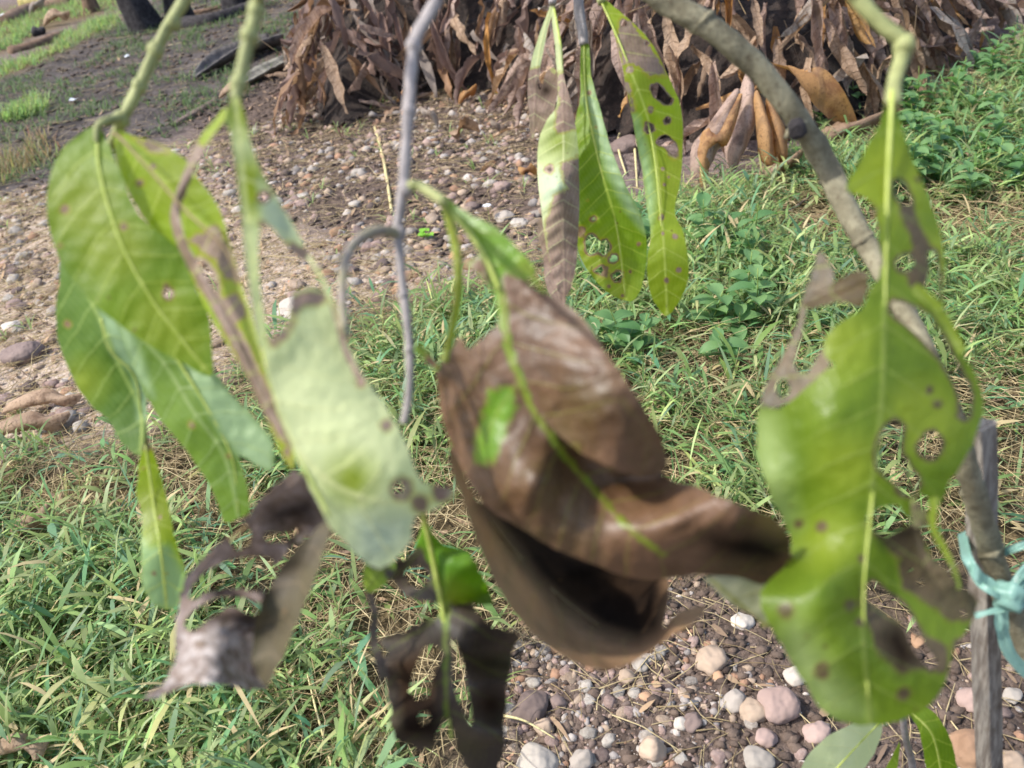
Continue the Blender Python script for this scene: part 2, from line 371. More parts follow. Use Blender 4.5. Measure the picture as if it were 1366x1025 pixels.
class Blades:
    def __init__(s): s.v = []; s.t = []; s.c = []
    def blade(s, base, az, el, L, w, droop, col, seg=3):
        """one folded blade: base point, azimuth, start elevation, length, width"""
        i0 = len(s.v); d = Vector((math.cos(az), math.sin(az), 0)); side = Vector((-math.sin(az), math.cos(az), 0)); p = Vector(base); e = el
        prof = (.55, 1.0, .72, 0.0) if seg == 3 else (.6, 1.0, .9, .6, 0.0)
        for k in range(seg + 1):
            hw = w * .5 * prof[k]
            if k < seg:
                s.v += [tuple(p - side * hw), tuple(p + side * hw)]; s.c += [col, col]
            else:
                s.v.append(tuple(p)); s.c.append(col)
            st = L / seg; p = p + (d * math.cos(e) + Vector((0, 0, 1)) * math.sin(e)) * st; e -= droop / seg
        for k in range(seg - 1):
            a = i0 + 2 * k; s.t += [(a, a + 1, a + 3), (a, a + 3, a + 2)]
        a = i0 + 2 * (seg - 1); s.t.append((a, a + 1, a + 2))
    def stick(s, a, b, w, col):
        a = Vector(a); b = Vector(b); t = (b - a).normalized(); u = t.orthogonal().normalized(); v2 = t.cross(u); i0 = len(s.v)
        for p, ww in ((a, w), (b, w * .5)):
            for k in range(3):
                th = k * 2.0944; s.v.append(tuple(p + (u * math.cos(th) + v2 * math.sin(th)) * ww)); s.c.append(col)
        for k in range(3):
            k2 = (k + 1) % 3; s.t += [(i0 + k, i0 + k2, i0 + 3 + k2), (i0 + k, i0 + 3 + k2, i0 + 3 + k)]
    def build(s, name, mat): return fast_mesh(name, s.v, s.t, mat, np.array(s.c, np.float32))

def lerp(a, b, t): return tuple(a[i] * (1 - t) + b[i] * t for i in range(3))
G1, G2, G3, G4 = srgb(94, 120, 68)[:3], srgb(136, 156, 96)[:3], srgb(178, 188, 130)[:3], srgb(98, 136, 100)[:3]
STR = srgb(190, 172, 130)[:3]; STR2 = srgb(134, 114, 82)[:3]
def grass_col():
    r = random.random()
    c = lerp(G1, G2, random.random()) if r < .6 else (lerp(G2, G3, random.random()) if r < .82 else lerp(G4, G2, random.random() * .5))
    k = random.uniform(.8, 1.15); return tuple(q * k for q in c)
def shoot(B, x, y, size=1.0, lush=1.0):
    z = height(x, y); az0 = random.uniform(0, 6.283); lean = random.uniform(.25, 1.25); L = random.uniform(.05, .12) * size
    p = Vector((x, y, z)); d = Vector((math.cos(az0) * math.cos(lean), math.sin(az0) * math.cos(lean), math.sin(lean)))
    thin = random.random() < .4; n = random.randint(4, 7); end = p + d * L
    B.stick(p, end, .0010 * size, lerp(G2, STR, random.random() * .6))
    c0 = grass_col()
    for k in range(n):
        q = p.lerp(end, (k + .5) / n); a = az0 + (1.2 if k % 2 else -1.2) + random.uniform(-.5, .5)
        c = tuple(j * random.uniform(.85, 1.15) for j in c0)
        if random.random() < .05: c = STR
        B.blade(q, a, random.uniform(.1, 1.0), random.uniform(.026, .078) * size, (random.uniform(.0018, .0034) if thin else random.uniform(.0036, .0070)) * size * lush, random.uniform(.3, 1.3), c)
B = Blades(); cnt = 0
for (x, y) in scatter(Z_GRASS_A, 42000):
    if not in_view(x, y): continue
    a, b, d = proj((x, y, 0))
    if 330 < a < 640 and 840 < b and random.random() < .45: continue      # straw shows through here
    g = noise.noise(Vector((x * 2.6, y * 2.6, 1.7))) + .5 * noise.noise(Vector((x * 8, y * 8, 5)))
    thr = -.13 if d > 1.3 else -.10
    edge = dist_poly(np.array([x]), np.array([y]), Z_GRASS_A)[0][0]
    if g < thr + max(0, .32 - edge) * 1.9 and random.random() < .9: continue
    if 880 < a < 1010 and 520 < b < 660 and random.random() < .75: continue     # worn bare spot
    if random.random() < (.46 if d < 1.5 else .38): continue
    shoot(B, x, y, random.uniform(.8, 1.25), random.uniform(.9, 1.5)); cnt += 1
print('shoots', cnt, 'tris', len(B.t))
M['grass'] = tint_material('grass_blades', .5, .38, 1.8, 60, 0, .25)
o = top(B.build('grass', M['grass']), 'grass', kind='stuff')
tag(o, 'green creeping grass with pale lanceolate blades covering the ground', 'grass')
B = Blades()
YG, YG2 = srgb(146, 164, 92)[:3], srgb(112, 138, 84)[:3]
for i, sp in enumerate(Z_STRIPS):
    for (x, y) in scatter(sp, 4200):
        if not in_view(x, y): continue
        ed = dist_poly(np.array([x]), np.array([y]), sp)[0][0]
        if random.random() > .05 + ed * 3.2 + .7 * noise.noise(Vector((x * 4, y * 4, i))): continue
        z = height(x, y); c = lerp(YG, YG2, random.random())
        if i == 4:
            if random.random() < .5: continue
            c = lerp(STR2, YG2, random.random() * .5)
        for k in range(3):
            B.blade((x, y, z), random.uniform(0, 6.283), random.uniform(.5, 1.5), random.uniform(.03, .10), .005, random.uniform(.2, 1.2), tuple(j * random.uniform(.8, 1.2) for j in c))
# sparse sprigs on the dark soil and gravel
for (x, y) in scatter(Z_DARK_LEFT, 8000):
    if in_view(x, y) and noise.noise(Vector((x * 3, y * 3, 9))) > -.05:
        for k in range(4): B.blade((x, y, height(x, y)), random.uniform(0, 6.283), random.uniform(.3, 1.4), random.uniform(.03, .08), .004, 1.0, tuple(j * .6 for j in YG2))
for (x, y) in scatter(Z_GRAVEL, 260):
    if in_view(x, y) and noise.noise(Vector((x * 3, y * 3, 9))) > -.05:
        for k in range(4): B.blade((x, y, height(x, y)), random.uniform(0, 6.283), random.uniform(.3, 1.4), random.uniform(.03, .07), .004, 1.0, G2)
o = top(B.build('far_grass', M['grass']), 'grass', kind='stuff'); tag(o, 'yellow-green sunlit grass strips across the dark soil at upper left', 'grass')

# ------------------------------------------------------------------ straw litter (stuff)
B = Blades()
def straw(poly, n, lmin, lmax, lift):
    for (x, y) in scatter(poly, n):
        if not in_view(x, y, 0, 60): continue
        a = random.uniform(0, 6.283); L = random.uniform(lmin, lmax); z = height(x, y) + random.uniform(.002, lift)
        c = lerp(STR, STR2, random.random() ** 1.3); k = random.uniform(.7, 1.15)
        p = Vector((x, y, z)); m = p + Vector((math.cos(a), math.sin(a), random.uniform(-.1, .25))) * L * .5
        e = m + Vector((math.cos(a + random.uniform(-.5, .5)), math.sin(a + random.uniform(-.5, .5)), random.uniform(-.3, .15))) * L * .5
        w = random.uniform(.0005, .0012); cc = tuple(j * k for j in c)
        B.stick(p, m, w, cc); B.stick(m, e, w * .8, cc)
straw(Z_GRASS_A, 18500, .05, .18, .05); straw(Z_GRAVEL, 6000, .03, .13, .014); straw(Z_SUN_PAINT, 5200, .03, .12, .016); straw(Z_GRAVEL2, 900, .02, .08, .008); straw(Z_DARK_LEFT, 4000, .03, .14, .012)
M['straw'] = tint_material('dry_straw', .8, 0, 1, 200, 0, .2)
o = top(B.build('straw', M['straw']), 'straw_litter', kind='stuff'); tag(o, 'dry straw coloured grass stems littering soil and grass', 'straw')

# ------------------------------------------------------------------ stones
def ico(sub, seed, squash=(1, 1, 1), rough=.18):
    bm = bmesh.new(); bmesh.ops.create_icosphere(bm, subdivisions=sub, radius=1.0)
    o3 = Vector((seed * 3.17, seed * 1.31, seed * 7.7))
    for v in bm.verts:
        d = v.co.normalized(); r = 1 + rough * noise.noise(d * 1.2 + o3) * 1.6 + rough * .35 * noise.noise(d * 3.1 + o3)
        v.co = Vector((d.x * squash[0], d.y * squash[1], d.z * squash[2])) * r
    vs = [tuple(v.co) for v in bm.verts]; fs = [tuple(w.index for w in f.verts) for f in bm.faces]; bm.free(); return vs, fs
def stone_mat(name, a, b, c):
    N = NT(name); p = N.obj(); n1 = N.noise(p, 1.6, 5, .6); n2 = N.noise(p, 9, 4, .7); r = N.rand()
    col = N.mix(N.ramp(n1, .35, .65), a, b); col = N.mix(N.math('MULTIPLY', N.ramp(n2, .55, .68), .55), col, c)
    k = N.math('ADD', .72, N.math('MULTIPLY', r, .5)); cb = N.n('ShaderNodeCombineColor')
    for i in range(3): N.l(k, cb.inputs[i])
    col = N.mix(1.0, col, cb.outputs[0], 'MULTIPLY')
    return N.out(N.pbr(col, .8, .3, N.bump(N.math('ADD', n1, n2), .05, .5)))
SM = {'tan': stone_mat('stone_tan', srgb(152, 132, 112), srgb(176, 156, 136), srgb(120, 100, 84)),
      'pink': stone_mat('stone_pink', srgb(142, 120, 110), srgb(164, 142, 132), srgb(112, 92, 82)),
      'grey': stone_mat('stone_grey', srgb(142, 132, 122), srgb(170, 160, 148), srgb(110, 102, 94)),
      'white': stone_mat('stone_white', srgb(158, 148, 136), srgb(180, 172, 160), srgb(136, 120, 106)),
      'brown': stone_mat('stone_brown', srgb(108, 92, 86), srgb(128, 112, 104), srgb(86, 72, 66)),
      'orange': stone_mat('stone_orange', srgb(162, 126, 98), srgb(180, 148, 118), srgb(132, 100, 76))}
SV = {}
for kname, m in SM.items():
    SV[kname] = [mesh('stone', *ico(2, i + 11 * len(SV), (1, random.uniform(.7, .95), random.uniform(.45, .75)), .32), m) for i in range(6)]
# stones one can single out: px, py, half-width px, half-height px, material, turn, label
ST = [(709, 941, 25, 23, 'brown', 0, 'round purplish brown stone beside the blackened leaf'),
      (727, 970, 13, 18, 'tan', .5, 'tan oval stone touching the purplish brown stone'),
      (745, 938, 11, 13, 'brown', 0, 'small dark stone right of the purplish brown stone'),
      (716, 1014, 28, 22, 'white', 0, 'blocky white stone at the bottom edge under the blackened leaf'),
      (779, 1010, 17, 22, 'grey', .4, 'smooth pale grey egg-shaped stone at the bottom edge'),
      (872, 1000, 17, 26, 'tan', -.5, 'long upright tan stone at the bottom edge below the curled brown leaf'),
      (856, 892, 12, 10, 'white', 0, 'small bright white pebble under the rim of the curled leaf'),
      (837, 904, 12, 13, 'tan', 0, 'cream pebble left of the bright white pebble'),
      (949, 879, 22, 20, 'tan', 0, 'rough round grey-tan stone alone on the dark soil'),
      (990, 826, 15, 12, 'white', .3, 'pale grey stone just under the grey tip of the big brown leaf'),
      (981, 935, 17, 19, 'grey', .6, 'grey wedge stone left of the tan angular stone'),
      (1005, 947, 20, 19, 'tan', 0, 'tan angular stone between grey wedge and large pink slab'),
      (1038, 935, 28, 30, 'pink', .4, 'large pinkish brown slab left of the big green leaf tip'),
      (909, 970, 10, 14, 'white', .2, 'small upright white pebble below the round grey-tan stone'),
      (924, 968, 14, 14, 'brown', 0, 'dull brown stone beside the small upright white pebble'),
      (1022, 985, 15, 14, 'pink', .8, 'slender mauve stone at the foot of the pink slab'),
      (1091, 974, 20, 18, 'pink', 0, 'pinkish white quartz stone left of the seedling'),
      (1011, 1014, 21, 17, 'white', 0, 'smooth whitish grey stone at the bottom edge left of the seedling'),
      (1062, 900, 16, 14, 'white', 0, 'white stone tucked against the left edge of the big green leaf'),
      (1294, 990, 32, 32, 'orange', 0, 'large orange-tan rock left of the wooden stake foot'),
      (1298, 925, 22, 20, 'pink', 0, 'pinkish stone behind the large orange-tan rock'),
      (1225, 849, 10, 10, 'orange', 0, 'small orange pebble seen through the hole in the big leaf'),
      (1350, 925, 13, 11, 'white', 0, 'white pebble right of the wooden stake'),
      (1348, 1010, 20, 20, 'tan', 0, 'tan stone right of the wooden stake at the bottom edge'),
      (958, 905, 8, 8, 'orange', 0, 'reddish orange pebble under the round grey-tan stone'),
      (804, 928, 6, 6, 'white', 0, 'tiny white pebble on bare soil below the curled leaf'),
      (862, 935, 8, 7, 'orange', 0, 'small rust coloured pebble on soil below the curled leaf'),
      (36, 466, 28, 20, 'brown', 0, 'reddish brown rough stone at the left edge of the gravel'),
      (112, 571, 11, 13, 'white', 0, 'bright white stone where gravel meets grass at left'),
      (60, 562, 16, 10, 'tan', .3, 'tan flat stone left of the bright white stone'),
      (18, 432, 15, 10, 'white', 0, 'whitish stone above the reddish brown rough stone'),
      (395, 408, 28, 9, 'white', .1, 'flat white stone in the sunlit gravel behind the pale leaf'),
      (672, 250, 14, 9, 'pink', 0, 'pinkish flat stone left of the hanging leaf cluster'),
      (672, 284, 14, 9, 'grey', -.3, 'angular grey stone below the pinkish flat stone'),
      (694, 293, 14, 10, 'white', 0, 'rounded pale stone right of the angular grey stone'),
      (474, 269, 9, 6, 'white', 0, 'small white oval pebble left of the grey twig'),
      (478, 228, 10, 8, 'white', 0, 'two-toned whitish pebble in the gravel by the grey twig'),
      (400, 262, 9, 7, 'white', 0, 'pale pebble on the gravel right of the torn leaf flap'),
      (838, 192, 20, 15, 'brown', 0, 'dark stone between the two hanging spotted leaves'),
      (1026, 264, 12, 10, 'grey', 0, 'grey stone half sunk in grass under the golden dead leaves')]
for i, (px, py, a, b, k, tw, lab) in enumerate(ST):
    g = G(px, py + b * .55); d = proj(g)[2]; s = d / FPX
    vs, fs = ico(3, i + 40, (a * s, a * s * .85, max(b * s * .78, a * s * .45)), .2)
    me = mesh('stone', [Vector(v) for v in vs], fs, SM[k]); o = link(me, 'stone'); o.location = (g.x, g.y, height(g.x, g.y) + b * s * .30)
    o.rotation_euler = (random.uniform(-.15, .15), tw * .6, random.uniform(-.6, .6)); tag(o, lab, 'stone', 'stones that stand out in the gravel')
kinds = ['tan'] * 5 + ['pink'] * 5 + ['grey'] * 3 + ['white'] * 3 + ['brown'] * 4 + ['orange'] * 2
ADJ = {'tan': 'tan', 'pink': 'pinkish', 'grey': 'grey', 'white': 'pale whitish', 'brown': 'dark brown', 'orange': 'rust orange'}
def pebbles(poly, n, rmin, rmax, n_ind, where, group, pw=3.2, clump=.7):
    L = []
    for (x, y) in scatter(poly, n):
        if not in_view(x, y, 0, 40): continue
        r = rmin + (rmax - rmin) * random.random() ** pw
        if noise.noise(Vector((x * 2.2, y * 2.2, 2))) + .6 * noise.noise(Vector((x * 7, y * 7, 6))) < -.08 and random.random() < clump: continue
        L.append((r / proj((x, y, 0))[2], r, x, y))
    L.sort(reverse=True)
    small_v = []; small_t = []; small_c = []
    bank = [ico(1, i, (1, random.uniform(.6, .95), random.uniform(.45, .75)), .42) for i in range(16)]
    bank = [(np.array(v), np.array(f)) for v, f in bank]; off = 0
    for i, (q, r, x, y) in enumerate(L):
        k = random.choice(kinds); z = height(x, y)
        if i < n_ind and in_view(x, y, 0, 0):
            o = link(random.choice(SV[k]), 'pebble'); o.location = (x, y, z + r * .03); o.scale = (r, r, r)
            o.rotation_euler = (random.uniform(-.3, .3), random.uniform(-.3, .3), random.uniform(0, 6.28)); tag(o, ADJ[k] + ' pebble ' + where(*proj((x, y, z))[:2]), 'pebble', group)
        else:
            v, f = random.choice(bank); a = random.uniform(0, 6.28); ca, sa = math.cos(a), math.sin(a)
            w = v * r; w = np.stack([w[:, 0] * ca - w[:, 1] * sa + x, w[:, 0] * sa + w[:, 1] * ca + y, w[:, 2] + z - r * .05], -1)
            small_v.append(w); small_t.append(f + off); off += len(v)
            c = COLR[k]
            c = np.array(srgb(*c)[:3]) * random.uniform(.7, 1.15); small_c.append(np.tile(c, (len(v), 1)))
    return np.concatenate(small_v), np.concatenate(small_t), np.concatenate(small_c)
COLR = {'tan': (160, 140, 120), 'pink': (150, 128, 118), 'grey': (148, 140, 134), 'white': (172, 162, 152), 'brown': (104, 90, 82), 'orange': (156, 122, 98)}
def where1(x, y):
    if y > 380: return 'in the gravel at the far left, level with the dull green leaves'
    if x < 150: return 'in the gravel left of the large glossy green leaf'
    if x < 330: return 'in the gravel showing between the left twigs'
    if x < 530: return ('in the upper gravel just left of the grey twig' if y < 250 else 'in the sunlit gravel beside the grey looped stalk')
    return 'in the gravel between grey twig and hanging leaf cluster' if y > 200 else 'in the gravel at the foot of the dead leaf heap'
def where2(x, y):
    if x < 780: return 'on the soil right of the blackened leaf'
    if x < 1000: return ('on the soil close under the cupped brown leaf' if y < 930 else 'on the soil at the bottom edge, below the cupped leaf')
    if x < 1290: return 'on the soil under the largest holed leaf'
    return 'on the soil beside the wooden stake'
M['gravel'] = tint_material('gravel_stones', .85, 0, 1, 220, .002, .25)
v, t, c = pebbles(Z_GRAVEL, 13500, .0032, .027, 190, where1, 'pebbles in the upper gravel', 3.3, .82)
o = top(fast_mesh('gravel', v, t, M['gravel'], c, True), 'gravel', kind='stuff'); tag(o, 'pale pinkish gravel spread behind the hanging leaves', 'gravel')
v, t, c = pebbles(Z_GRAVEL2, 22000, .0011, .0105, 110, where2, 'pebbles in the lower gravel', 5.5, .85)
o = top(fast_mesh('gravel', v, t, M['gravel'], c, True), 'gravel', kind='stuff'); tag(o, 'fine brown gravel on the bare soil at lower right', 'gravel')
# crumbs of soil and bits of dead leaf between the stones (stuff)
cv, ct, cc2 = [], [], []; off = 0; bank1 = [ico(1, i + 60, (1, .9, .6), .5) for i in range(8)]
for poly, n, r0, r1, dk in ((Z_GRAVEL2, 5200, .0015, .010, 1.0), (Z_DARK, 5200, .003, .014, .85), (Z_DARK_LEFT, 4200, .005, .022, .8), (Z_SUN_PAINT, 1500, .003, .010, 1.5)):  # last factor lightens crumbs inside the painted sun patch
    for (x, y) in scatter(poly, n):
        if not in_view(x, y, 0, 40): continue
        vv_, ff = random.choice(bank1); vv_ = np.array(vv_); ff = np.array(ff); r = r0 + (r1 - r0) * random.random() ** 3
        cv.append(vv_ * r + np.array([x, y, height(x, y) + r * .1])); ct.append(ff + off); off += len(vv_)
        cc2.append(np.tile(np.array(lerp(srgb(74, 62, 54)[:3], srgb(108, 92, 80)[:3], random.random())) * dk, (len(vv_), 1)))
o = top(fast_mesh('soil_crumbs', np.concatenate(cv), np.concatenate(ct), M['gravel'], np.concatenate(cc2), True), 'soil_crumbs', kind='stuff'); tag(o, 'brown crumbs of soil between the pebbles', 'soil crumbs')
B = Blades()
for poly, n in ((Z_GRAVEL2, 90), (Z_DARK, 1500), (Z_SUN_PAINT, 1300), (Z_DARK_LEFT, 900), (Z_GRASS_A, 1800)):
    for (x, y) in scatter(poly, n):
        if in_view(x, y, 0, 40): B.blade((x, y, height(x, y) + random.uniform(.003, .012)), random.uniform(0, 6.28), random.uniform(-.1, .5), random.uniform(.008, .04), random.uniform(.003, .012), random.uniform(-.6, .9), lerp(srgb(96, 80, 68)[:3], srgb(170, 142, 110)[:3], random.random()))
o = top(B.build('leaf_bits', M['straw']), 'leaf_bits', kind='stuff'); tag(o, 'small brown scraps of dry leaf strewn on the soil', 'leaf scraps')
# ================================================================== HEAP OF DEAD LEAVES
def dead_leaf(seed, nu=4, nv=9, gold=False):
    r = random.Random(seed)
    wid = r.uniform(.07, .135); fold = r.uniform(.2, 1.35); arch = r.uniform(-1.1, 1.5); twist = r.uniform(-2.4, 2.4); edge = r.uniform(-1.3, 1.7)
    rip = r.uniform(.015, .055); ph = r.uniform(0, 6); bow = r.uniform(-.25, .25)
    v = []; f = []
    p = Vector((0, 0, 0)); ang = 0.0
    for j in range(nv + 1):
        t = j / nv
        hw = wid * (math.sin(math.pi * min(1, t * .92 + .06)) ** .8) * (1 - .35 * t) + .004
        if j == nv: hw = .004
        a = ang + arch * (t - .5); tw = twist * t
        dirv = Vector((bow * t, math.cos(a), math.sin(a))).normalized()
        sd = Vector((math.cos(tw), 0, math.sin(tw))); sd = (sd - dirv * sd.dot(dirv)).normalized(); up = sd.cross(dirv)
        for k in range(nu + 1):
            u = k / nu * 2 - 1
            off = sd * (u * hw * math.cos(fold * abs(u) ** .7)) + up * (abs(u) * hw * math.sin(fold) + edge * hw * u * u * abs(u) * .8)
            off += up * rip * math.sin(j * 2.1 + ph + (2 if u > 0 else 0)) * abs(u)
            v.append(p + off)
        p = p + dirv / nv
    for j in range(nv):
        for k in range(nu):
            a = j * (nu + 1) + k; f.append((a, a + 1, a + nu + 2, a + nu + 1))
    return v, f

def dead_mat(name, a, b, c, d, tr=.22):
    N = NT(name); p = N.obj(); r = N.rand(); w = N.pos()
    n1 = N.noise(w, 26, 4, .6); n2 = N.noise(w, 150, 4, .65)
    col = N.mix(r, a, b); col = N.mix(N.ramp(n1, .45, .68), col, c); col = N.mix(N.math('MULTIPLY', N.ramp(n2, .52, .68), .75), col, d)
    sx = N.n('ShaderNodeSeparateXYZ'); N.l(p, sx.inputs[0])
    ax = N.math('ABSOLUTE', sx.outputs[0]); vv = N.math('PINGPONG', N.math('SUBTRACT', sx.outputs[1], N.math('MULTIPLY', ax, .6)), .045)
    line = N.math('SUBTRACT', 1.0, N.ramp(vv, .003, .012))
    mid = N.math('SUBTRACT', 1.0, N.ramp(ax, .004, .012))
    ln = N.math('MAXIMUM', line, mid)
    col = N.mix(N.math('MULTIPLY', ln, .42), col, srgb(120, 96, 72))
    h = N.n('ShaderNodeHueSaturation'); N.l(col, h.inputs['Color']); h.inputs['Value'].default_value = 1.8; h.inputs['Saturation'].default_value = 1.2
    return N.out(N.thin(col, h.outputs[0], tr, .62, .35, N.bump(N.math('ADD', n2, N.math('MULTIPLY', ln, .6)), .002)))
DM = {'mauve': dead_mat('dead_leaf_mauve', srgb(140, 118, 106), srgb(172, 148, 132), srgb(114, 94, 84), srgb(98, 82, 72)),
      'brown': dead_mat('dead_leaf_brown', srgb(142, 118, 96), srgb(172, 146, 120), srgb(116, 92, 70), srgb(96, 76, 60)),
      'grey': dead_mat('dead_leaf_grey', srgb(140, 128, 116), srgb(170, 158, 144), srgb(118, 104, 94), srgb(100, 88, 80)),
      'amber': dead_mat('dead_leaf_amber', srgb(160, 120, 76), srgb(182, 144, 98), srgb(136, 98, 66), srgb(112, 80, 54), .36),
      'gold': dead_mat('dead_leaf_gold', srgb(160, 118, 70), srgb(178, 140, 90), srgb(134, 96, 64), srgb(112, 80, 54), .32)}
# the mass inside the heap, coloured dark to stand for shade between leaves
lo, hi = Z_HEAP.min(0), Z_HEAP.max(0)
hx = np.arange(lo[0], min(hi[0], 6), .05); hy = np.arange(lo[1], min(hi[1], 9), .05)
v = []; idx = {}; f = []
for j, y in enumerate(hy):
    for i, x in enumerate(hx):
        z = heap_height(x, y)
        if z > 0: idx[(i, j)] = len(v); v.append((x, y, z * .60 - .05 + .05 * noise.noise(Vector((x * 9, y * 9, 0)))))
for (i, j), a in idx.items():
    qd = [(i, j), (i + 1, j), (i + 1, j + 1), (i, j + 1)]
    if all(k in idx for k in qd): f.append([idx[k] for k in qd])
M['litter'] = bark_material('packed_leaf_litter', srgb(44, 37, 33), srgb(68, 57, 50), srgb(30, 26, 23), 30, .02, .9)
o = top(mesh('litter', v, f, M['litter']), 'leaf_litter', kind='stuff'); tag(o, 'packed leaf litter inside the dead leaf heap, coloured dark as gap shade', 'leaf litter')

bank = {}
for k in DM:
    bank[k] = []
    for i in range(14):
        vs, fs = dead_leaf(i * 17 + len(k) * 5 + ord(k[0])); me = mesh('dead_leaf', vs, fs, DM[k]); bank[k].append(me)
cand = []
for (x, y) in scatter(Z_HEAP[(Z_HEAP[:, 1] < 50)], 9000):
    if y > 7: continue
    z = heap_height(x, y)
    a, b, d = proj((x, y, z))
    if not (-60 < a < 1430 and -140 < b < 330): continue
    cand.append((d, x, y, z, a, b))
    if len(cand) > 2100: break
e = .04
heap_items = []
for (d, x, y, z, a, b) in cand:
    gxx = (heap_height(x + e, y) - heap_height(x - e, y)) / (2 * e); gyy = (heap_height(x, y + e) - heap_height(x, y - e)) / (2 * e)
    nrm = Vector((-gxx, -gyy, 1)).normalized()
    down = Vector((0, 0, -1)); down = down - nrm * down.dot(nrm)
    if down.length < .15: down = Vector((random.uniform(-1, 1), random.uniform(-1, .3), 0))
    rnd = Vector((random.gauss(0, 1), random.gauss(0, 1), random.gauss(0, .5)))
    t = (down.normalized() + rnd * random.choice((.15, .25, .45, .9))).normalized()
    n2 = (nrm + Vector((random.gauss(0, 1), random.gauss(0, 1), random.gauss(0, 1))) * .55); n2 = (n2 - t * n2.dot(t)).normalized()
    m3 = Matrix((n2.cross(t) * -1, t, n2)).transposed()
    L = random.uniform(.15, .31)
    pos = Vector((x, y, z)) + nrm * random.uniform(-.01, .11) - t * L * .4
    pos.z = max(pos.z, .01 + max(0, -t.z * L * .9))
    g = .03 if a < 880 else (.18 if a < 1150 else .08)
    r = random.random()
    k = 'gold' if r < g * .8 else ('brown' if r < g + .3 else ('grey' if r < g + .45 else 'mauve'))
    score = d + (0 if -20 < a < 1390 and b > -30 else 3) - random.random() * .35
    heap_items.append((score, pos, m3, L, k))
for _ in range(2600):
    x = random.uniform(lo[0] - .2, min(hi[0], 3)); y = random.uniform(lo[1] - .3, min(hi[1], 6))
    dd_ = sdf(np.array([x]), np.array([y]), Z_HEAP)[0]
    if not (0 < dd_ < .30) or random.random() > .16 * (1 - dd_ / .32): continue
    if not in_view(x, y, 0, -10): continue
    a_ = random.uniform(0, 6.28); t = Vector((math.cos(a_), math.sin(a_), random.uniform(-.05, .25))).normalized(); n2 = Vector((random.gauss(0, .35), random.gauss(0, .35) - .2, 1)); n2 = (n2 - t * n2.dot(t)).normalized()
    heap_items.append((-1.0, Vector((x, y, .012)), Matrix((n2.cross(t) * -1, t, n2)).transposed(), random.uniform(.10, .22), random.choice(('brown', 'brown', 'mauve', 'grey', 'mauve'))))
print('stragglers', sum(1 for q in heap_items if q[0] < 0))
heap_items.sort(key=lambda q: q[0])
sv_, st_, sc_ = [], [], []; off = 0
KADJ = {'mauve': 'mauve-brown curled', 'brown': 'warm brown curled', 'grey': 'greyish curled', 'gold': 'golden curled'}
def where3(x, y):
    if x < 480: return 'at the left end of the heap, by the palm sheaths'
    if x < 590: return 'in the heap just left or right of the grey twig'
    if x < 700: return ('at the foot of the heap left of the hanging leaves' if y > 90 else 'in the heap left of the hanging leaves')
    if x < 920: return 'in the heap behind the hanging leaf cluster'
    if x < 1060: return ('low in the heap under the woody stem' if y > 110 else 'in the heap left above the woody stem')
    if x < 1190: return 'in the heap between woody stem and thick green twig'
    return 'at the right end of the heap behind the herbs'
BC = {'mauve': (138, 114, 102), 'brown': (144, 112, 84), 'grey': (146, 132, 120), 'gold': (176, 126, 66)}
for i, (sc, pos, m3, L, k) in enumerate(heap_items):
    if i < 255:
        o = link(random.choice(bank[k]), 'dead_leaf'); o.matrix_world = Matrix.LocRotScale(pos, m3.to_quaternion(), (L, L, L))
        tag(o, KADJ[k] + ' dead leaf ' + where3(*proj(pos)[:2]), 'dead leaf', 'dead leaves of the heap')
    else:
        me = random.choice(bank[k]); vs = np.array([tuple(v.co) for v in me.vertices]); A = np.array(m3) * L
        w = vs @ A.T + np.array(pos); fs = np.array([tuple(p.vertices) for p in me.polygons])
        st_ += [fs[:, [0, 1, 2]] + off, fs[:, [0, 2, 3]] + off]; off += len(vs); sv_.append(w)
        c = np.array(srgb(*BC[k])[:3]) * random.uniform(.55, 1.15); sc_.append(np.tile(c, (len(vs), 1)))
M['dead_stuff'] = tint_material('dead_leaf_mass', .65, .2, 1.7, 45, .003, .3)
o = top(fast_mesh('dead_leaves', np.concatenate(sv_), np.concatenate(st_), M['dead_stuff'], np.concatenate(sc_), True), 'dead_leaves', kind='stuff')
tag(o, 'mass of dry brown leaves deeper in the big heap', 'dead leaves')

B = Blades()
for (sc, pos, m3, L, k) in heap_items[::3]:
    q = Vector(pos) + Vector((random.gauss(0, .04), random.gauss(0, .04) - .03, random.uniform(.0, .08)))
    e_ = q + Vector((random.gauss(0, .06), random.gauss(0, .04), random.choice((-.12, .1, .03)))); B.stick(q, e_, .0014, lerp(STR2, srgb(96, 80, 68)[:3], random.random()))
o = top(B.build('heap_stems', M['straw']), 'leaf_stalks', kind='stuff'); tag(o, 'thin dry leaf stalks tangled through the dead leaf heap', 'leaf stalks')

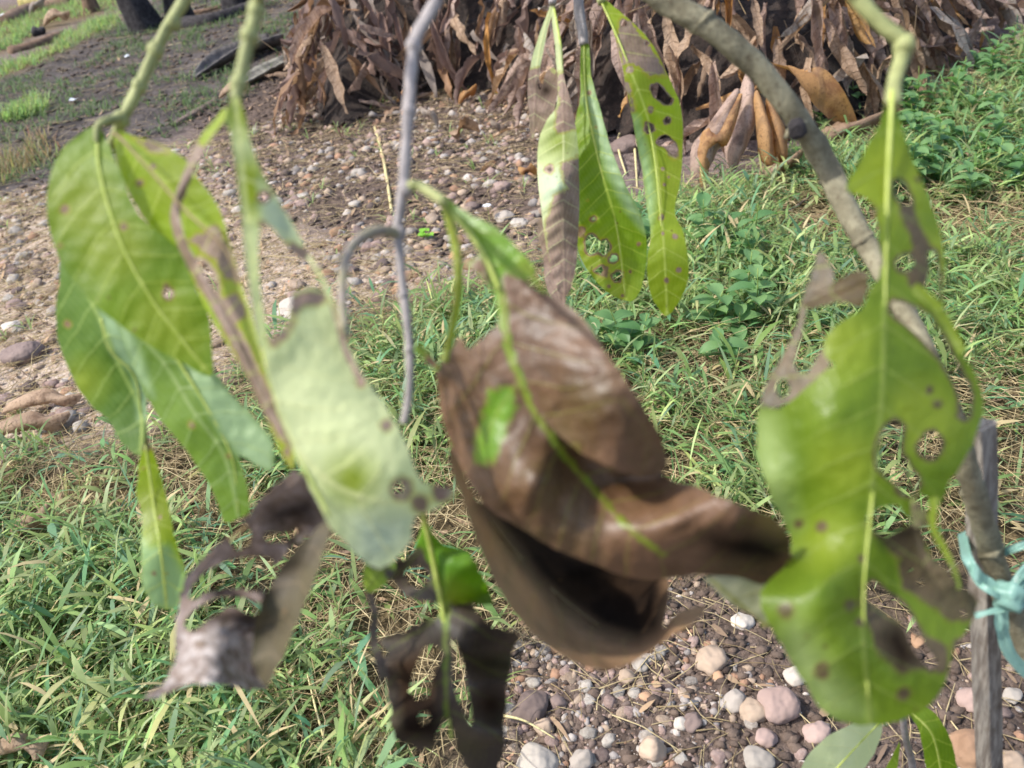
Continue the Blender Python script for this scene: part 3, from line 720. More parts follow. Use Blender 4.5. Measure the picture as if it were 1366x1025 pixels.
def px_leaf(pts, w, mat, label, fold=.5, edge=.6, lift=.03, group='golden brown leaves hanging at the heap edge', depth=None, twist=0.0, nv=14, nu=6, cat='dead leaf'):
    """a leaf laid along a line of points (px, py, towards-camera metres) given at one distance"""
    base = depth if depth else proj(G(pts[-1][0], pts[-1][1]))[2] - lift
    c = catmull([list(P(x, y, base - off)) for (x, y, off) in pts], 6); n = len(c); sd0 = (CM.to_3x3() @ Vector((1, 0, 0))); v = []; f = []
    ww = w / FPX * base
    for j in range(nv + 1):
        t = j / nv; q = t * (n - 1); i = min(int(q), n - 2); p = Vector(c[i]).lerp(Vector(c[i + 1]), q - i)
        d = (Vector(c[min(i + 2, n - 1)]) - Vector(c[max(i - 1, 0)])).normalized()
        s = (sd0 - d * sd0.dot(d)).normalized(); s = Matrix.Rotation(twist * (t - .5), 3, d) @ s; up = s.cross(d)
        hw = ww * .5 * (math.sin(math.pi * min(1, t * .93 + .05)) ** .75) if j < nv else ww * .02
        for k in range(nu + 1):
            u = k / nu * 2 - 1
            v.append(p + s * (u * hw * math.cos(fold * abs(u))) + up * (abs(u) * hw * math.sin(fold) + edge * hw * abs(u) ** 3 + hw * .12 * math.sin(j * 1.7 + (2 if u > 0 else 0)) * abs(u)))
    for j in range(nv):
        for k in range(nu):
            a = j * (nu + 1) + k; f.append((a, a + 1, a + nu + 2, a + nu + 1))
    o = top(mesh('dead_leaf', v, f, mat), 'dead_leaf', label, cat, group); return o
px_leaf([(985, 118, .02), (958, 175, .05), (940, 215, .03), (933, 252, 0)], 46, DM['mauve'], 'long mauve dead leaf hanging lowest at the left of the golden cluster', .7, .4, .085)
px_leaf([(990, 125, .03), (968, 180, .07), (942, 200, .05), (936, 250, .02)], 40, DM['amber'], 'orange curled dead leaf lying over the long mauve leaf', .9, .2, .085, twist=.8)
px_leaf([(1000, 95, .02), (1000, 150, .05), (985, 200, .04), (978, 232, 0)], 38, DM['mauve'], 'mauve dead leaf hanging straight in the middle of the golden cluster', .6, .7, .085)
px_leaf([(1010, 120, .02), (1024, 170, .06), (1028, 215, .04), (1040, 228, .01)], 30, DM['amber'], 'narrow golden dead leaf hanging in the middle of the cluster', .8, .5, .085)
px_leaf([(1024, 130, .02), (1040, 170, .06), (1046, 205, .05), (1049, 222, .02)], 26, DM['amber'], 'bright golden dead leaf just left of the woody stem', .4, .9, .085, twist=-.8)
px_leaf([(1030, 84, .03), (1078, 100, .10), (1112, 138, .08), (1142, 176, .02)], 44, DM['amber'], 'broad orange-brown dead leaf arching right behind the woody stem', .5, -.5, .085, twist=.7)
px_leaf([(948, 60, .0), (940, 100, .04), (928, 140, .04), (905, 172, 0)], 34, DM['brown'], 'crumpled brown dead leaf above the long mauve leaf', .8, .6, .085)
px_leaf([(965, 135, .0), (972, 165, .05), (970, 200, .02)], 26, DM['brown'], 'small brown folded leaf inside the golden cluster', .8, .4, .085)
px_leaf([(1075, 195, .02), (1040, 225, .04), (1000, 250, 0)], 24, DM['brown'], 'brown rolled dead leaf lying on the soil under the golden cluster', 1.0, 1.0)
px_leaf([(1180, 148, .02), (1130, 172, .04), (1078, 205, 0)], 30, DM['brown'], 'brown dead leaf lying on the grass right of the woody stem', .8, .8)
px_leaf([(1175, 60, .03), (1168, 90, .05), (1150, 118, .02)], 28, DM['brown'], 'tan dead leaf pointing down behind the thick green twig', .6, .5)
px_leaf([(635, 112, .02), (622, 125, .03), (612, 140, 0)], 16, DM['gold'], 'yellow-brown dead leaf standing at the front foot of the heap', .8, .8)
px_leaf([(690, 128, .02), (660, 118, .03), (632, 112, .01)], 16, DM['gold'], 'yellowish dead leaf lying along the foot of the heap', .8, .8)
px_leaf([(600, 176, .02), (618, 172, .035), (640, 176, .0)], 20, DM['brown'], 'brown dead leaf lying alone on the gravel before the heap', .9, .6, group='single dead leaves on the ground')
px_leaf([(560, 142, .02), (574, 152, .03), (584, 170, .0)], 14, DM['grey'], 'pale dead leaf leaning on the soil at the foot of the heap', .6, .6, group='single dead leaves on the ground')
px_leaf([(655, 160, .02), (662, 168, .02), (666, 178, .0)], 12, DM['grey'], 'small pale dead leaf standing on the gravel', .6, .3, group='single dead leaves on the ground')
px_leaf([(692, 222, .01), (704, 226, .03), (716, 236, .0)], 16, DM['gold'], 'orange fallen leaf left of the hanging leaf cluster', .5, .4, group='single dead leaves on the ground')
px_leaf([(630, 248, .01), (645, 232, .04), (662, 216, .02)], 18, DM['brown'], 'dark brown fallen leaf standing on edge in the gravel', 1.0, .2, group='single dead leaves on the ground')
px_leaf([(108, 524, .02), (60, 536, .03), (2, 552, .0)], 28, DM['brown'], 'long brown fallen leaf on the gravel at the left edge', .7, .6, group='single dead leaves on the ground')
px_leaf([(92, 548, .01), (40, 566, .03), (-30, 590, .0)], 30, DM['brown'], 'flat tan fallen leaf below the long brown one at the left edge', .5, .7, group='single dead leaves on the ground')
px_leaf([(62, 672, .03), (40, 700, .04), (8, 722, .02)], 34, DM['brown'], 'brown fallen leaf caught in the grass at the left edge', .6, .4, group='single dead leaves on the ground')
px_leaf([(64, 985, .03), (25, 1000, .05), (-30, 1018, .02)], 34, DM['brown'], 'brown leaf half buried in the grass at the bottom left corner', .6, .4, group='single dead leaves on the ground')
px_leaf([(1292, 200, .02), (1300, 215, .03), (1306, 228, .0)], 22, DM['brown'], 'small curled brown leaf in the herbs at right', .8, .5, group='single dead leaves on the ground')

# twigs lying in and before the heap
def stick(pts, r0, r1, mat, label, cat='twig', name='dry_twig', group=None, sides=6, d=None):
    pp = []
    for q in pts:
        x, y, lift = q; g = G(x, y); dd = proj(g)[2] if d is None else d
        pp.append(P(x, y, dd - lift))
    rr = [(r0 + (r1 - r0) * i / (len(pp) - 1)) * proj(pp[i])[2] / FPX for i in range(len(pp))]
    v, f = tube(pp, rr, sides, 5, .15); return top(mesh(name, v, f, mat), name, label, cat, group)
M['dry'] = bark_material('dry_wood', srgb(92, 80, 70), srgb(124, 110, 98), srgb(66, 56, 50), 60, .002, .85)
M['drygrass'] = bark_material('dry_stalk', srgb(186, 172, 122), srgb(206, 194, 146), srgb(150, 136, 92), 120, .0003, .7)
M['charred'] = bark_material('charred_wood', srgb(42, 38, 38), srgb(66, 62, 62), srgb(28, 25, 24), 30, .006, .85)
M['greenstalk'] = bark_material('green_stalk', srgb(118, 138, 62), srgb(140, 156, 84), srgb(90, 108, 54), 80, .0004, .6)
stick([(556, 118, .18), (640, 78, .24), (712, 50, .30)], 2.4, 1.6, M['dry'], 'thin dark twig slanting across the front of the leaf heap')
stick([(664, 100, .18), (690, 76, .22), (722, 52, .27)], 2.4, 1.8, M['dry'], 'dark twig crossing the heap beside the hanging leaf cluster')
stick([(432, 158, .01), (490, 156, .03), (560, 150, .02)], 1.8, 1.4, M['dry'], 'thin twig lying along the lower left foot of the heap')
stick([(1244, 5, .02), (1238, 60, .02), (1230, 122, .01)], 4.0, 4.6, M['greenstalk'], 'upright yellow-green stalk right of the thick twig', 'stalk', 'green_stalk')
stick([(1020, -6, .05), (1006, 22, .05), (1000, 56, .02)], 3.4, 4.2, M['greenstalk'], 'green stalk standing in the heap behind the woody stem', 'stalk', 'green_stalk')
stick([(1140, 62, .3), (1128, 20, .3), (1118, -30, .3)], 6, 6, M['charred'], 'dark upright stick in the heap right of the woody stem')
stick([(900, 70, .25), (897, 30, .25), (894, -20, .25)], 3, 3, M['charred'], 'thin black stem standing in the heap behind the hanging leaves')
stick([(500, 170, .03), (512, 215, .02), (523, 285, .01)], 1.8, 2.4, M['drygrass'], 'pale grass seed stalk rising from the gravel left of the grey twig', 'stalk', 'grass_stalk')
for pts, lab in (([(1080, 160, .03), (1100, 185, .03), (1145, 218, .02)], 'pale seed stalk behind the woody stem and the broad orange leaf'),
                 ([(1336, 345, .08), (1300, 405, .05), (1268, 470, .02)], 'pale seed stalk leaning right of the big holed leaf, upper one'),
                 ([(1380, 372, .08), (1330, 420, .05), (1262, 480, .02)], 'pale seed stalk leaning to the right edge, lower one'),
                 ([(960, 880, .01), (920, 850, .01), (860, 835, .01)], 'thin pale straw on the soil below the curled leaf rim'),
                 ([(835, 232, .03), (824, 190, .05), (836, 158, .06)], 'pale bent stalk between the two hanging spotted leaves'),
                 ([(850, 250, .02), (848, 215, .03), (846, 186, .04)], 'short pale stalk beside the bent stalk'),
                 ([(340, 890, .03), (346, 950, .03), (360, 1020, .02)], 'pale dry stalk in the grass below the silvery leaf'),
                 ([(410, 900, .05), (425, 960, .05), (445, 1030, .02)], 'pale dry stalk leaning in the grass left of the blackened leaf'),
                 ([(130, 1000, .04), (250, 935, .05), (330, 880, .04)], 'long straw lying across the grass at lower left'),
                 ([(740, 985, .02), (700, 962, .03), (672, 955, .03)], 'pale green stalk lying over the white block stone'),
                 ([(158, 890, .05), (168, 960, .05), (180, 1020, .02)], 'thin beaded seed stalk in the grass at lower left')):
    stick(pts, 1.1, 2.0, M['drygrass'], lab, 'stalk', 'grass_stalk')
stick([(885, 345, .03), (950, 318, .05), (1040, 288, .05), (1090, 255, .06)], 1.2, 1.6, M['dry'], 'thin dark dry stem arching over the grass left of the woody stem')

# things at the far upper left
def trough(a, b, c, w, mat, label, name, cat, curl=1.1, lift=0.0):
    """dry palm sheath: a long strip curled along its length, resting on the ground"""
    pa, pb, pc = G(*a), G(*b), G(*c); path = catmull([list(pa), list(pb), list(pc)], 8); n = len(path); v = []; f = []; nu = 8
    for j in range(n):
        t = j / (n - 1); p = Vector(path[j]); d = (Vector(path[min(j + 1, n - 1)]) - Vector(path[max(j - 1, 0)])).normalized()
        s = Vector((d.y, -d.x, 0)); hw = w * (.12 + .88 * min(1, t * 2.2)) * (1 - .25 * max(0, t - .7))
        for k in range(nu + 1):
            u = k / nu * 2 - 1; an = u * curl
            v.append(p + s * math.sin(an) * hw + Vector((0, 0, 1)) * ((1 - math.cos(an)) * hw * 1.2 + .02 + lift + .006 * noise.noise(p * 20 + Vector((k, 0, 0)))))
    for j in range(n - 1):
        for k in range(nu):
            a_ = j * (nu + 1) + k; f.append((a_, a_ + 1, a_ + nu + 2, a_ + nu + 1))
    me = mesh(name, v, f, mat); o = top(me, name, label, cat)
    md = o.modifiers.new('thickness', 'SOLIDIFY'); md.thickness = .008; return o
M['sheath'] = bark_material('dry_sheath', srgb(76, 72, 70), srgb(112, 106, 100), srgb(54, 50, 48), 14, .004, .7)
M['sheath_pale'] = bark_material('pale_sheath', srgb(112, 108, 98), srgb(150, 146, 132), srgb(72, 66, 60), 14, .004, .7)
trough((262, 108), (312, 84), (372, 64), .085, M['sheath'], 'dark pointed dry palm sheath lying left of the leaf heap', 'palm_sheath', 'palm sheath', 1.2)
trough((318, 122), (352, 106), (392, 86), .075, M['sheath_pale'], 'pale-sided dry palm sheath lying in front of the dark pointed one', 'palm_sheath', 'palm sheath', .9)
trough((388, 66), (415, 50), (450, 32), .10, M['sheath'], 'dark mossy dry sheath leaning against the left end of the heap', 'palm_sheath', 'palm sheath', 1.1)
for pts, w, k, lab in (([(378, 62, .1), (384, 80, .1), (392, 98, .02)], 16, 'grey', 'grey crumpled leaf between the palm sheaths and the heap'),
                       ([(392, 78, .08), (402, 86, .08), (408, 100, .0)], 18, 'brown', 'pale tan leaf scrap beside the palm sheaths'),
                       ([(440, 60, .1), (424, 70, .1), (410, 84, .02)], 16, 'mauve', 'rolled mauve leaf at the left end of the heap'),
                       ([(330, 108, .05), (312, 118, .05), (292, 132, .0)], 16, 'brown', 'brown bark flake at the tip of the pale-sided sheath')):
    px_leaf(pts, w, DM[k], lab, .8, .7, group='dead scraps by the palm sheaths')
stick([(288, 138, .02), (262, 152, .02), (232, 168, .01)], 7, 5, M['dry'], 'short brown stick lying below the palm sheaths', 'stick')
stick([(262, 52, .02), (240, 58, .03), (215, 64, .02)], 1.5, 1.2, M['drygrass'], 'thin pale stick on the dark soil under the log', 'stick')
# charred stump and log
def stump(px, py, wpx, hpx, mat, label, lean=0.0, name='charred_stump', cat='stump'):
    g = G(px, py); d = proj(g)[2]; s = d / FPX; n = 14; H = 10; v = []; f = []
    for j in range(H + 1):
        t = j / H
        for k in range(n):
            th = 2 * math.pi * k / n; r = wpx * s * .5 * (1.25 - .5 * t + .4 * max(0, .15 - t)) * (1 + .16 * math.sin(k * 2.4) + .18 * noise.noise(Vector((math.cos(th), math.sin(th), t * 2)) * 2))
            v.append((g.x + math.cos(th) * r + lean * t * hpx * s, g.y + math.sin(th) * r, g.z - .02 + t * hpx * s * (1 + .08 * noise.noise(Vector((k, 3, 1))))))
    for j in range(H):
        for k in range(n): f.append((j * n + k, j * n + (k + 1) % n, (j + 1) * n + (k + 1) % n, (j + 1) * n + k))
    f.append(tuple(range(H * n, H * n + n)))
    return top(mesh(name, v, f, mat), name, label, cat)
stump(196, 40, 34, 120, M['charred'], 'black charred stump standing on the dark soil at upper left', -.15)
stump(240, 30, 30, 70, M['charred'], 'low dark stump right of the charred stump, behind the burnt log', .1)
stump(318, 14, 34, 70, M['charred'], 'dark stump at the top edge right of the burnt log', .0)
M['log'] = bark_material('weathered_log', srgb(96, 76, 60), srgb(128, 104, 84), srgb(64, 50, 42), 20, .008, .85)
stick([(222, 34, .05), (280, 30, .06), (345, 8, .05)], 11, 10, M['charred'], 'dark burnt log lying right of the charred stump', 'log', 'burnt_log', sides=10)
stick([(234, 22, .06), (290, 12, .07), (350, -14, .06)], 4, 4, M['log'], 'grey pole lying on top of the burnt log', 'pole', 'wooden_pole', sides=8)
stick([(14, 72, .04), (50, 62, .04), (84, 48, .04)], 9, 8, M['log'], 'short brown log lying between the grass strips at upper left', 'log', 'log', sides=10)
stick([(6, 34, .05), (40, 16, .06), (96, 6, .06)], 13, 9, M['log'], 'weathered brown stem lying at the far upper left corner', 'log', 'log', sides=10)
M['stem_yellow'] = bark_material('old_banana_stem', srgb(140, 128, 70), srgb(166, 150, 92), srgb(104, 88, 52), 18, .006, .7)
stick([(30, 6, .1), (70, 0, .1), (120, -16, .1)], 9, 8, M['stem_yellow'], 'yellowish cut stem lying on the weathered stem at the far corner', 'stem', 'cut_stem', sides=10)
stump(122, 16, 16, 60, M['log'], 'brown cut stem standing left of the charred stump', .1, 'cut_stem', 'stem')
px_leaf([(58, -4, .1), (44, 8, .1), (40, 24, 0)], 14, DM['grey'], 'pale dry frond scrap at the far upper left corner', .8, .5, group='dead scraps at the far corner')
px_leaf([(92, 14, .1), (72, 22, .1), (58, 36, 0)], 18, DM['brown'], 'brown dry frond scrap left of the black clod', .8, .5, group='dead scraps at the far corner')
g = G(52, 47); s = proj(g)[2] / FPX
vs, fs = ico(3, 77, (9 * s, 8 * s, 7 * s), .35); o = top(mesh('clod', [Vector(v) + Vector((g.x, g.y, .02)) for v in vs], fs, M['charred']), 'charcoal_lump', 'black charcoal lump between the grass strips', 'charcoal')
M['plastic_white'] = (lambda N: N.out(N.pbr(N.mix(N.noise(N.pos(), 30), srgb(196, 200, 204), srgb(222, 224, 226)), .4, .4)))(NT('white_plastic'))
g = G(2, 28); s = proj(g)[2] / FPX; v = []; f = []
for j in range(7):
    for i in range(7):
        x = (i / 6 - .5) * 34 * s; y = (j / 6 - .5) * 60 * s; v.append((g.x + x, g.y + y, .03 + .05 * noise.noise(Vector((x * 6, y * 6, 3)))))
for j in range(6):
    for i in range(6): a = j * 7 + i; f.append((a, a + 1, a + 8, a + 7))
o = top(mesh('sheet', v, f, M['plastic_white']), 'plastic_sheet', 'crumpled white plastic sheet at the far left edge', 'plastic sheet')
for (px, py, w, h, lab) in ((270, 17, 9, 5, 'white paper scrap stuck on the burnt log'), (100, 136, 10, 5, 'small white scrap on the dark soil at left'), (170, 78, 6, 4, 'tiny white scrap on the dark soil under the stump')):
    g = G(px, py); s = proj(g)[2] / FPX; z = .14 if py < 20 else .015
    v = [(g.x + (i - 1) * w * s * .5, g.y + (j - 1) * h * s, z + .012 * noise.noise(Vector((i * 1.3, j * 1.7, px)))) for j in range(3) for i in range(3)]
    o = top(mesh('scrap', v, [(0, 1, 4, 3), (1, 2, 5, 4), (3, 4, 7, 6), (4, 5, 8, 7)], M['plastic_white']), 'paper_scrap', lab, 'scrap')

# broad-leaved herbs at right and near the gravel edge
M['herb'] = (lambda N: N.out(N.thin(N.mix(N.rand(), N.mix(N.noise(N.pos(), 40), srgb(70, 108, 64), srgb(92, 130, 80)), srgb(114, 146, 92)), srgb(116, 164, 80), .35, .5, .35)))(NT('herb_leaf'))
hv = []; hf = []
for j in range(7):
    t = j / 6; hw = .30 * math.sin(math.pi * min(1, t * .9 + .07)) ** .8 if j < 6 else .01
    for k in range(5):
        u = k / 2 - 1; hv.append((u * hw, t, .10 * abs(u) + .12 * math.sin(t * 3) - .18 * t * t))
for j in range(6):
    for k in range(4): a = j * 5 + k; hf.append((a, a + 1, a + 6, a + 5))
HL = mesh('herb_leaf', hv, hf, M['herb'])
HERB_SPOTS = [(1180 + random.random() * 195, 55 + random.random() * 215) for _ in range(62)] + [(1100, 150), (1130, 140), (1118, 122), (1150, 128), (1095, 172)] + [(790 + random.random() * 240, 320 + random.random() * 180) for _ in range(26)]
HERB_SPOTS = [q for q in HERB_SPOTS if q[1] > 60 + (1366 - q[0]) * .35 or q[0] < 1170]
for i, (px, py) in enumerate(HERB_SPOTS):
    g = G(px + random.uniform(-6, 6), py + 12); r = empty('herb', (g.x, g.y, height(g.x, g.y)))
    tag(r, 'low oval-leaved herb ' + ('in the grass under the hanging leaf cluster' if px < 1060 else 'growing at the heap edge under the arching orange leaf' if px < 1170 else 'beside the yellow-green stalk at the heap edge' if py < 140 and px < 1290 else 'at the upper right edge below the heap' if py < 140 else 'right of the largest leaf neck, low in the herb patch'), 'herb', 'broad-leaved herbs')
    Hh = random.uniform(.07, .16); tp = Vector((random.uniform(-.04, .04), random.uniform(-.05, .02), Hh))
    v, f = tube([Vector((0, 0, -.005)), tp * .5 + Vector((.005, 0, 0)), tp], [.0018, .0014, .0008], 5, 3); st = link(mesh('stem', v, f, M['greenstalk']), 'stem', r); st.location = (0, 0, 0)
    for k in range(random.randint(8, 11)):
        t = .25 + .75 * (k // 2) / 5; az = (k % 2) * math.pi + (k // 2) * 1.57 + random.uniform(-.4, .4); L = random.uniform(.034, .062) * (1.15 - .3 * t)
        lf = link(HL, 'leaf', r); lf.location = tp * min(t, 1); lf.rotation_euler = (random.uniform(-.1, .6), random.uniform(-.2, .2), az); lf.scale = (L, L, L)
# tiny bright clover and a small white flower on the gravel
for (px, py, lab, cat, nm) in ((366, 198, None, None, None),):
    pass
g = G(568, 316); r = empty('clover', (g.x, g.y, height(g.x, g.y))); tag(r, 'tiny bright green clover plant right of the grey twig', 'clover')
M['clover'] = (lambda N: N.out(N.thin(N.mix(N.noise(N.pos(), 200), srgb(120, 176, 60), srgb(150, 196, 80)), srgb(170, 220, 70), .4, .5, .3)))(NT('clover_leaf'))
CLV = mesh('clover_leaf', hv, hf, M['clover'])
for k in range(9):
    lf = link(CLV, 'leaf', r); L = .022; lf.scale = (L * 1.5, L, L); lf.location = (random.uniform(-.012, .012), random.uniform(-.012, .012), .008 + random.uniform(0, .015)); lf.rotation_euler = (random.uniform(0, .5), 0, k * .75)
g = G(652, 292); r = empty('white_flower', (g.x, g.y, height(g.x, g.y))); tag(r, 'tiny white flower on a thin stalk above the gravel', 'flower')
v, f = tube([Vector((0, 0, 0)), Vector((.002, 0, .02)), Vector((0, -.002, .045))], [.001, .001, .0008], 5, 3); st = link(mesh('stem', v, f, M['greenstalk']), 'stem', r); st.location = (0, 0, 0)
PT = mesh('petal', hv, hf, M['plastic_white'])
for k in range(7):
    lf = link(PT, 'petal', r); lf.scale = (.014, .014, .010); lf.location = (0, -.002, .045); lf.rotation_euler = (.3, 0, k * .9)
# ================================================================== THE SAPLING
def tps(ctrl):
    c = np.array(ctrl, float); n = len(c)
    if n == 1: return lambda x, y: np.full(np.shape(x), c[0, 2])
    xy = c[:, :2] / 100; reg = 1e-3
    if n == 2:
        d = xy[1] - xy[0]; l2 = (d * d).sum()
        return lambda x, y: c[0, 2] + (c[1, 2] - c[0, 2]) * np.clip((((x / 100 - xy[0, 0]) * d[0] + (y / 100 - xy[0, 1]) * d[1]) / l2), -.3, 1.3)
    U = lambda r2: r2 * np.log(r2 + 1e-9)
    r2 = ((xy[:, None] - xy[None]) ** 2).sum(-1)
    A = np.zeros((n + 3, n + 3)); A[:n, :n] = U(r2) + reg * np.eye(n); A[:n, n] = 1; A[:n, n + 1:] = xy; A[n, :n] = 1; A[n + 1:, :n] = xy.T
    w = np.linalg.lstsq(A, np.concatenate([c[:, 2], [0, 0, 0]]), rcond=None)[0]
    def f(x, y):
        x = np.asarray(x, float) / 100; y = np.asarray(y, float) / 100
        q = U((x[..., None] - xy[:, 0]) ** 2 + (y[..., None] - xy[:, 1]) ** 2)
        return q @ w[:n] + w[n] + w[n + 1] * x + w[n + 2] * y
    return f

def blob(x, y, r, seed=0, k=12, sx=1.0, sy=1.0):
    return [(x + r * sx * math.cos(a) * (1 + .8 * noise.noise(Vector((math.cos(a), math.sin(a), x * .13 + y * .07)) * 1.9)),
             y + r * sy * math.sin(a) * (1 + .8 * noise.noise(Vector((math.cos(a), math.sin(a), x * .07 + y * .13)) * 1.9))) for a in [2 * math.pi * i / k for i in range(k)]]

def ribbon(pts, w0, w1=None, wm=None):
    """outline of a strip along a line of pixels"""
    c = catmull(pts, 5); n = len(c); L = []; Rr = []
    for i in range(n):
        t = i / (n - 1); w = (w0 if w1 is None else w0 + (w1 - w0) * t)
        if wm: w = w + (wm - w) * math.sin(math.pi * t)
        d = c[min(i + 1, n - 1)] - c[max(i - 1, 0)]; d = d / (np.hypot(*d) + 1e-9); nn = np.array([-d[1], d[0]])
        L.append(tuple(c[i] + nn * w / 2)); Rr.append(tuple(c[i] - nn * w / 2))
    return L + Rr[::-1]

def patch_field(x, y, items, w=9.0):
    """1 inside a patch, fading to 0 outside, 0.5 on its outline"""
    r = np.zeros(np.shape(x))
    for it in items:
        if len(it) == 3 and isinstance(it[0], (int, float)):
            s = np.hypot(x - it[0], y - it[1]) - it[2]; ww = min(w, max(it[2], 3))
        else: s = sdf(x, y, np.array(it, float)); ww = w
        r = np.maximum(r, np.clip(.5 - s / (2 * ww), 0, 1))
    return r

class LeafGeo:
    def __init__(s): s.mi = []; s.slot = 0; s.v = []; s.f = []; s.at = {k: [] for k in ('ms', 'mw', 'necro', 'yel', 'pale', 'dark')}
    def sheet(s, out, d, mid, ctrl=None, holes=(), necro=(), yel=(), pale=(), dark=(), sp=6.0, cup=0.0, W=80.0, ripple=0.0, rl=42.0, corr=.00025, smooth=4, jag=.8, halo=3.0, pw=7.0, base=0.0, rough=False, hj=.9):
        out = catmull(out, smooth, True) if smooth else np.array(out, float)
        out = np.array([(x + jag * noise.noise(Vector((x * .11, y * .11, 3))) * 1.6 + jag * .6 * noise.noise(Vector((x * .4, y * .4, 7))), y + jag * noise.noise(Vector((x * .11, y * .11, 13))) * 1.6) for x, y in out])
        HS = []
        for h in holes:
            hp = blob(*h) if (len(h) == 3 and isinstance(h[0], (int, float))) else catmull(h, 3, True)
            HS.append(np.array([(x + hj * (noise.noise(Vector((x * .16, y * .16, 5))) + .7 * noise.noise(Vector((x * .5, y * .5, 5)))), y + hj * (noise.noise(Vector((x * .16, y * .16, 15))) + .7 * noise.noise(Vector((x * .5, y * .5, 15))))) for x, y in hp], float))
        lo_, hi_ = out.min(0), out.max(0)
        gx_, gy_ = np.meshgrid(np.arange(lo_[0], hi_[0], sp), np.arange(lo_[1], hi_[1], sp * .87)); gx_ = gx_ + (np.arange(gx_.shape[0]) % 2)[:, None] * sp * .5
        qx, qy = gx_.ravel(), gy_.ravel(); dd = sdf(qx, qy, out); k = dd < -sp * .45
        for h in HS: k &= (np.abs(sdf(qx, qy, h)) > sp * .3)
        pts = [Vector((a, b)) for a, b in out]; ed = [(i, (i + 1) % len(out)) for i in range(len(out))]
        for h in HS:
            o0 = len(pts); pts += [Vector((a, b)) for a, b in h]; ed += [(o0 + i, o0 + (i + 1) % len(h)) for i in range(len(h))]
        pts += [Vector((a, b)) for a, b in zip(qx[k], qy[k])]
        vs, _, fs, *_ = delaunay_2d_cdt(pts, ed, [], 0, 1e-4)
        V = np.array([tuple(q) for q in vs]); F = np.array([tuple(q) for q in fs if len(q) == 3])
        c = V[F].mean(1); k = pip(c[:, 0], c[:, 1], out)
        for h in HS: k &= ~pip(c[:, 0], c[:, 1], h)
        F = F[k]; used = np.unique(F); rm = -np.ones(len(V), int); rm[used] = np.arange(len(used)); V = V[used]; F = rm[F]
        x, y = V[:, 0], V[:, 1]
        mid_ = catmull(mid, 6); dist, arc, side = dist_poly(x, y, mid_, False)
        fn = tps(ctrl) if ctrl else (lambda x, y: np.zeros(np.shape(x)))
        sg = dist * side; mm = d / FPX * 1000
        s.depth = lambda px, py: d + fn(np.array([px]), np.array([py]))[0]
        uu = dist / W
        z = d + fn(x, y) + cup * uu ** 2 + ripple * np.sin(arc / rl * 2 * math.pi + side * 1.1) * np.minimum(uu, 1.5) ** 1.4
        arcv = (arc - .62 * dist) * mm
        z = z + corr * np.cos(arcv / 12.0 * 2 * math.pi) * np.clip(uu * 3, 0, 1)
        z = z + np.array([(.0022 if rough else .0012) * noise.noise(Vector((a * .022, b * .022, d * 50))) + .0007 * noise.noise(Vector((a * .09, b * .09, d * 90))) for a, b in zip(x, y)])
        o0 = len(s.v); s.v += [P(a, b, e_) for a, b, e_ in zip(x, y, z)]; s.f += [tuple(int(i) + o0 for i in t) for t in F]; s.mi += [s.slot] * len(F)
        A = s.at; A['ms'] += list(arc * mm); A['mw'] += list(sg * mm)
        nc = patch_field(x, y, list(necro)); hl = patch_field(x, y, [h for h in HS], 4.0) if HS and halo else np.zeros(len(x))
        if HS and halo:
            hh = np.full(len(x), 1e9)
            for h in HS: hh = np.minimum(hh, sdf(x, y, h))
            hl = np.clip(1.0 - hh / (halo * 2.2), 0, 1) * .8
        A['necro'] += list(np.maximum(np.maximum(nc, hl), base)); A['yel'] += list(patch_field(x, y, yel, 22)); A['pale'] += list(patch_field(x, y, pale, pw)); A['dark'] += list(patch_field(x, y, dark, 16))
        return s
    def build(s, label, mat, parent, mat2=None):
        me = mesh('leaf', s.v, s.f, mat)
        if mat2: me.materials.append(mat2); me.polygons.foreach_set('material_index', s.mi)
        for k, a in s.at.items():
            t = me.attributes.new(k, 'FLOAT', 'POINT'); t.data.foreach_set('value', np.array(a, np.float32))
        s.o = tag(link(me, 'leaf', parent), label); return s
    def rib(s, pts, r0, r1, mat=None, off=.0003, name='midrib', depth=None):
        if name == 'midrib': r0 *= .62; r1 *= .62
        """raised vein or leaf stalk along pixels, radius in pixels"""
        pp = []
        for q in pts:
            dd = q[2] if len(q) > 2 else (s.depth(q[0], q[1]) - off); pp.append(P(q[0], q[1], dd))
        n = len(pp); rr = [(r0 + (r1 - r0) * i / (n - 1)) * proj(pp[i])[2] / FPX for i in range(n)]
        v, f = tube(pp, rr, 8, 6, .1); return link(mesh(name, v, f, mat or M['midrib']), name, s.o)

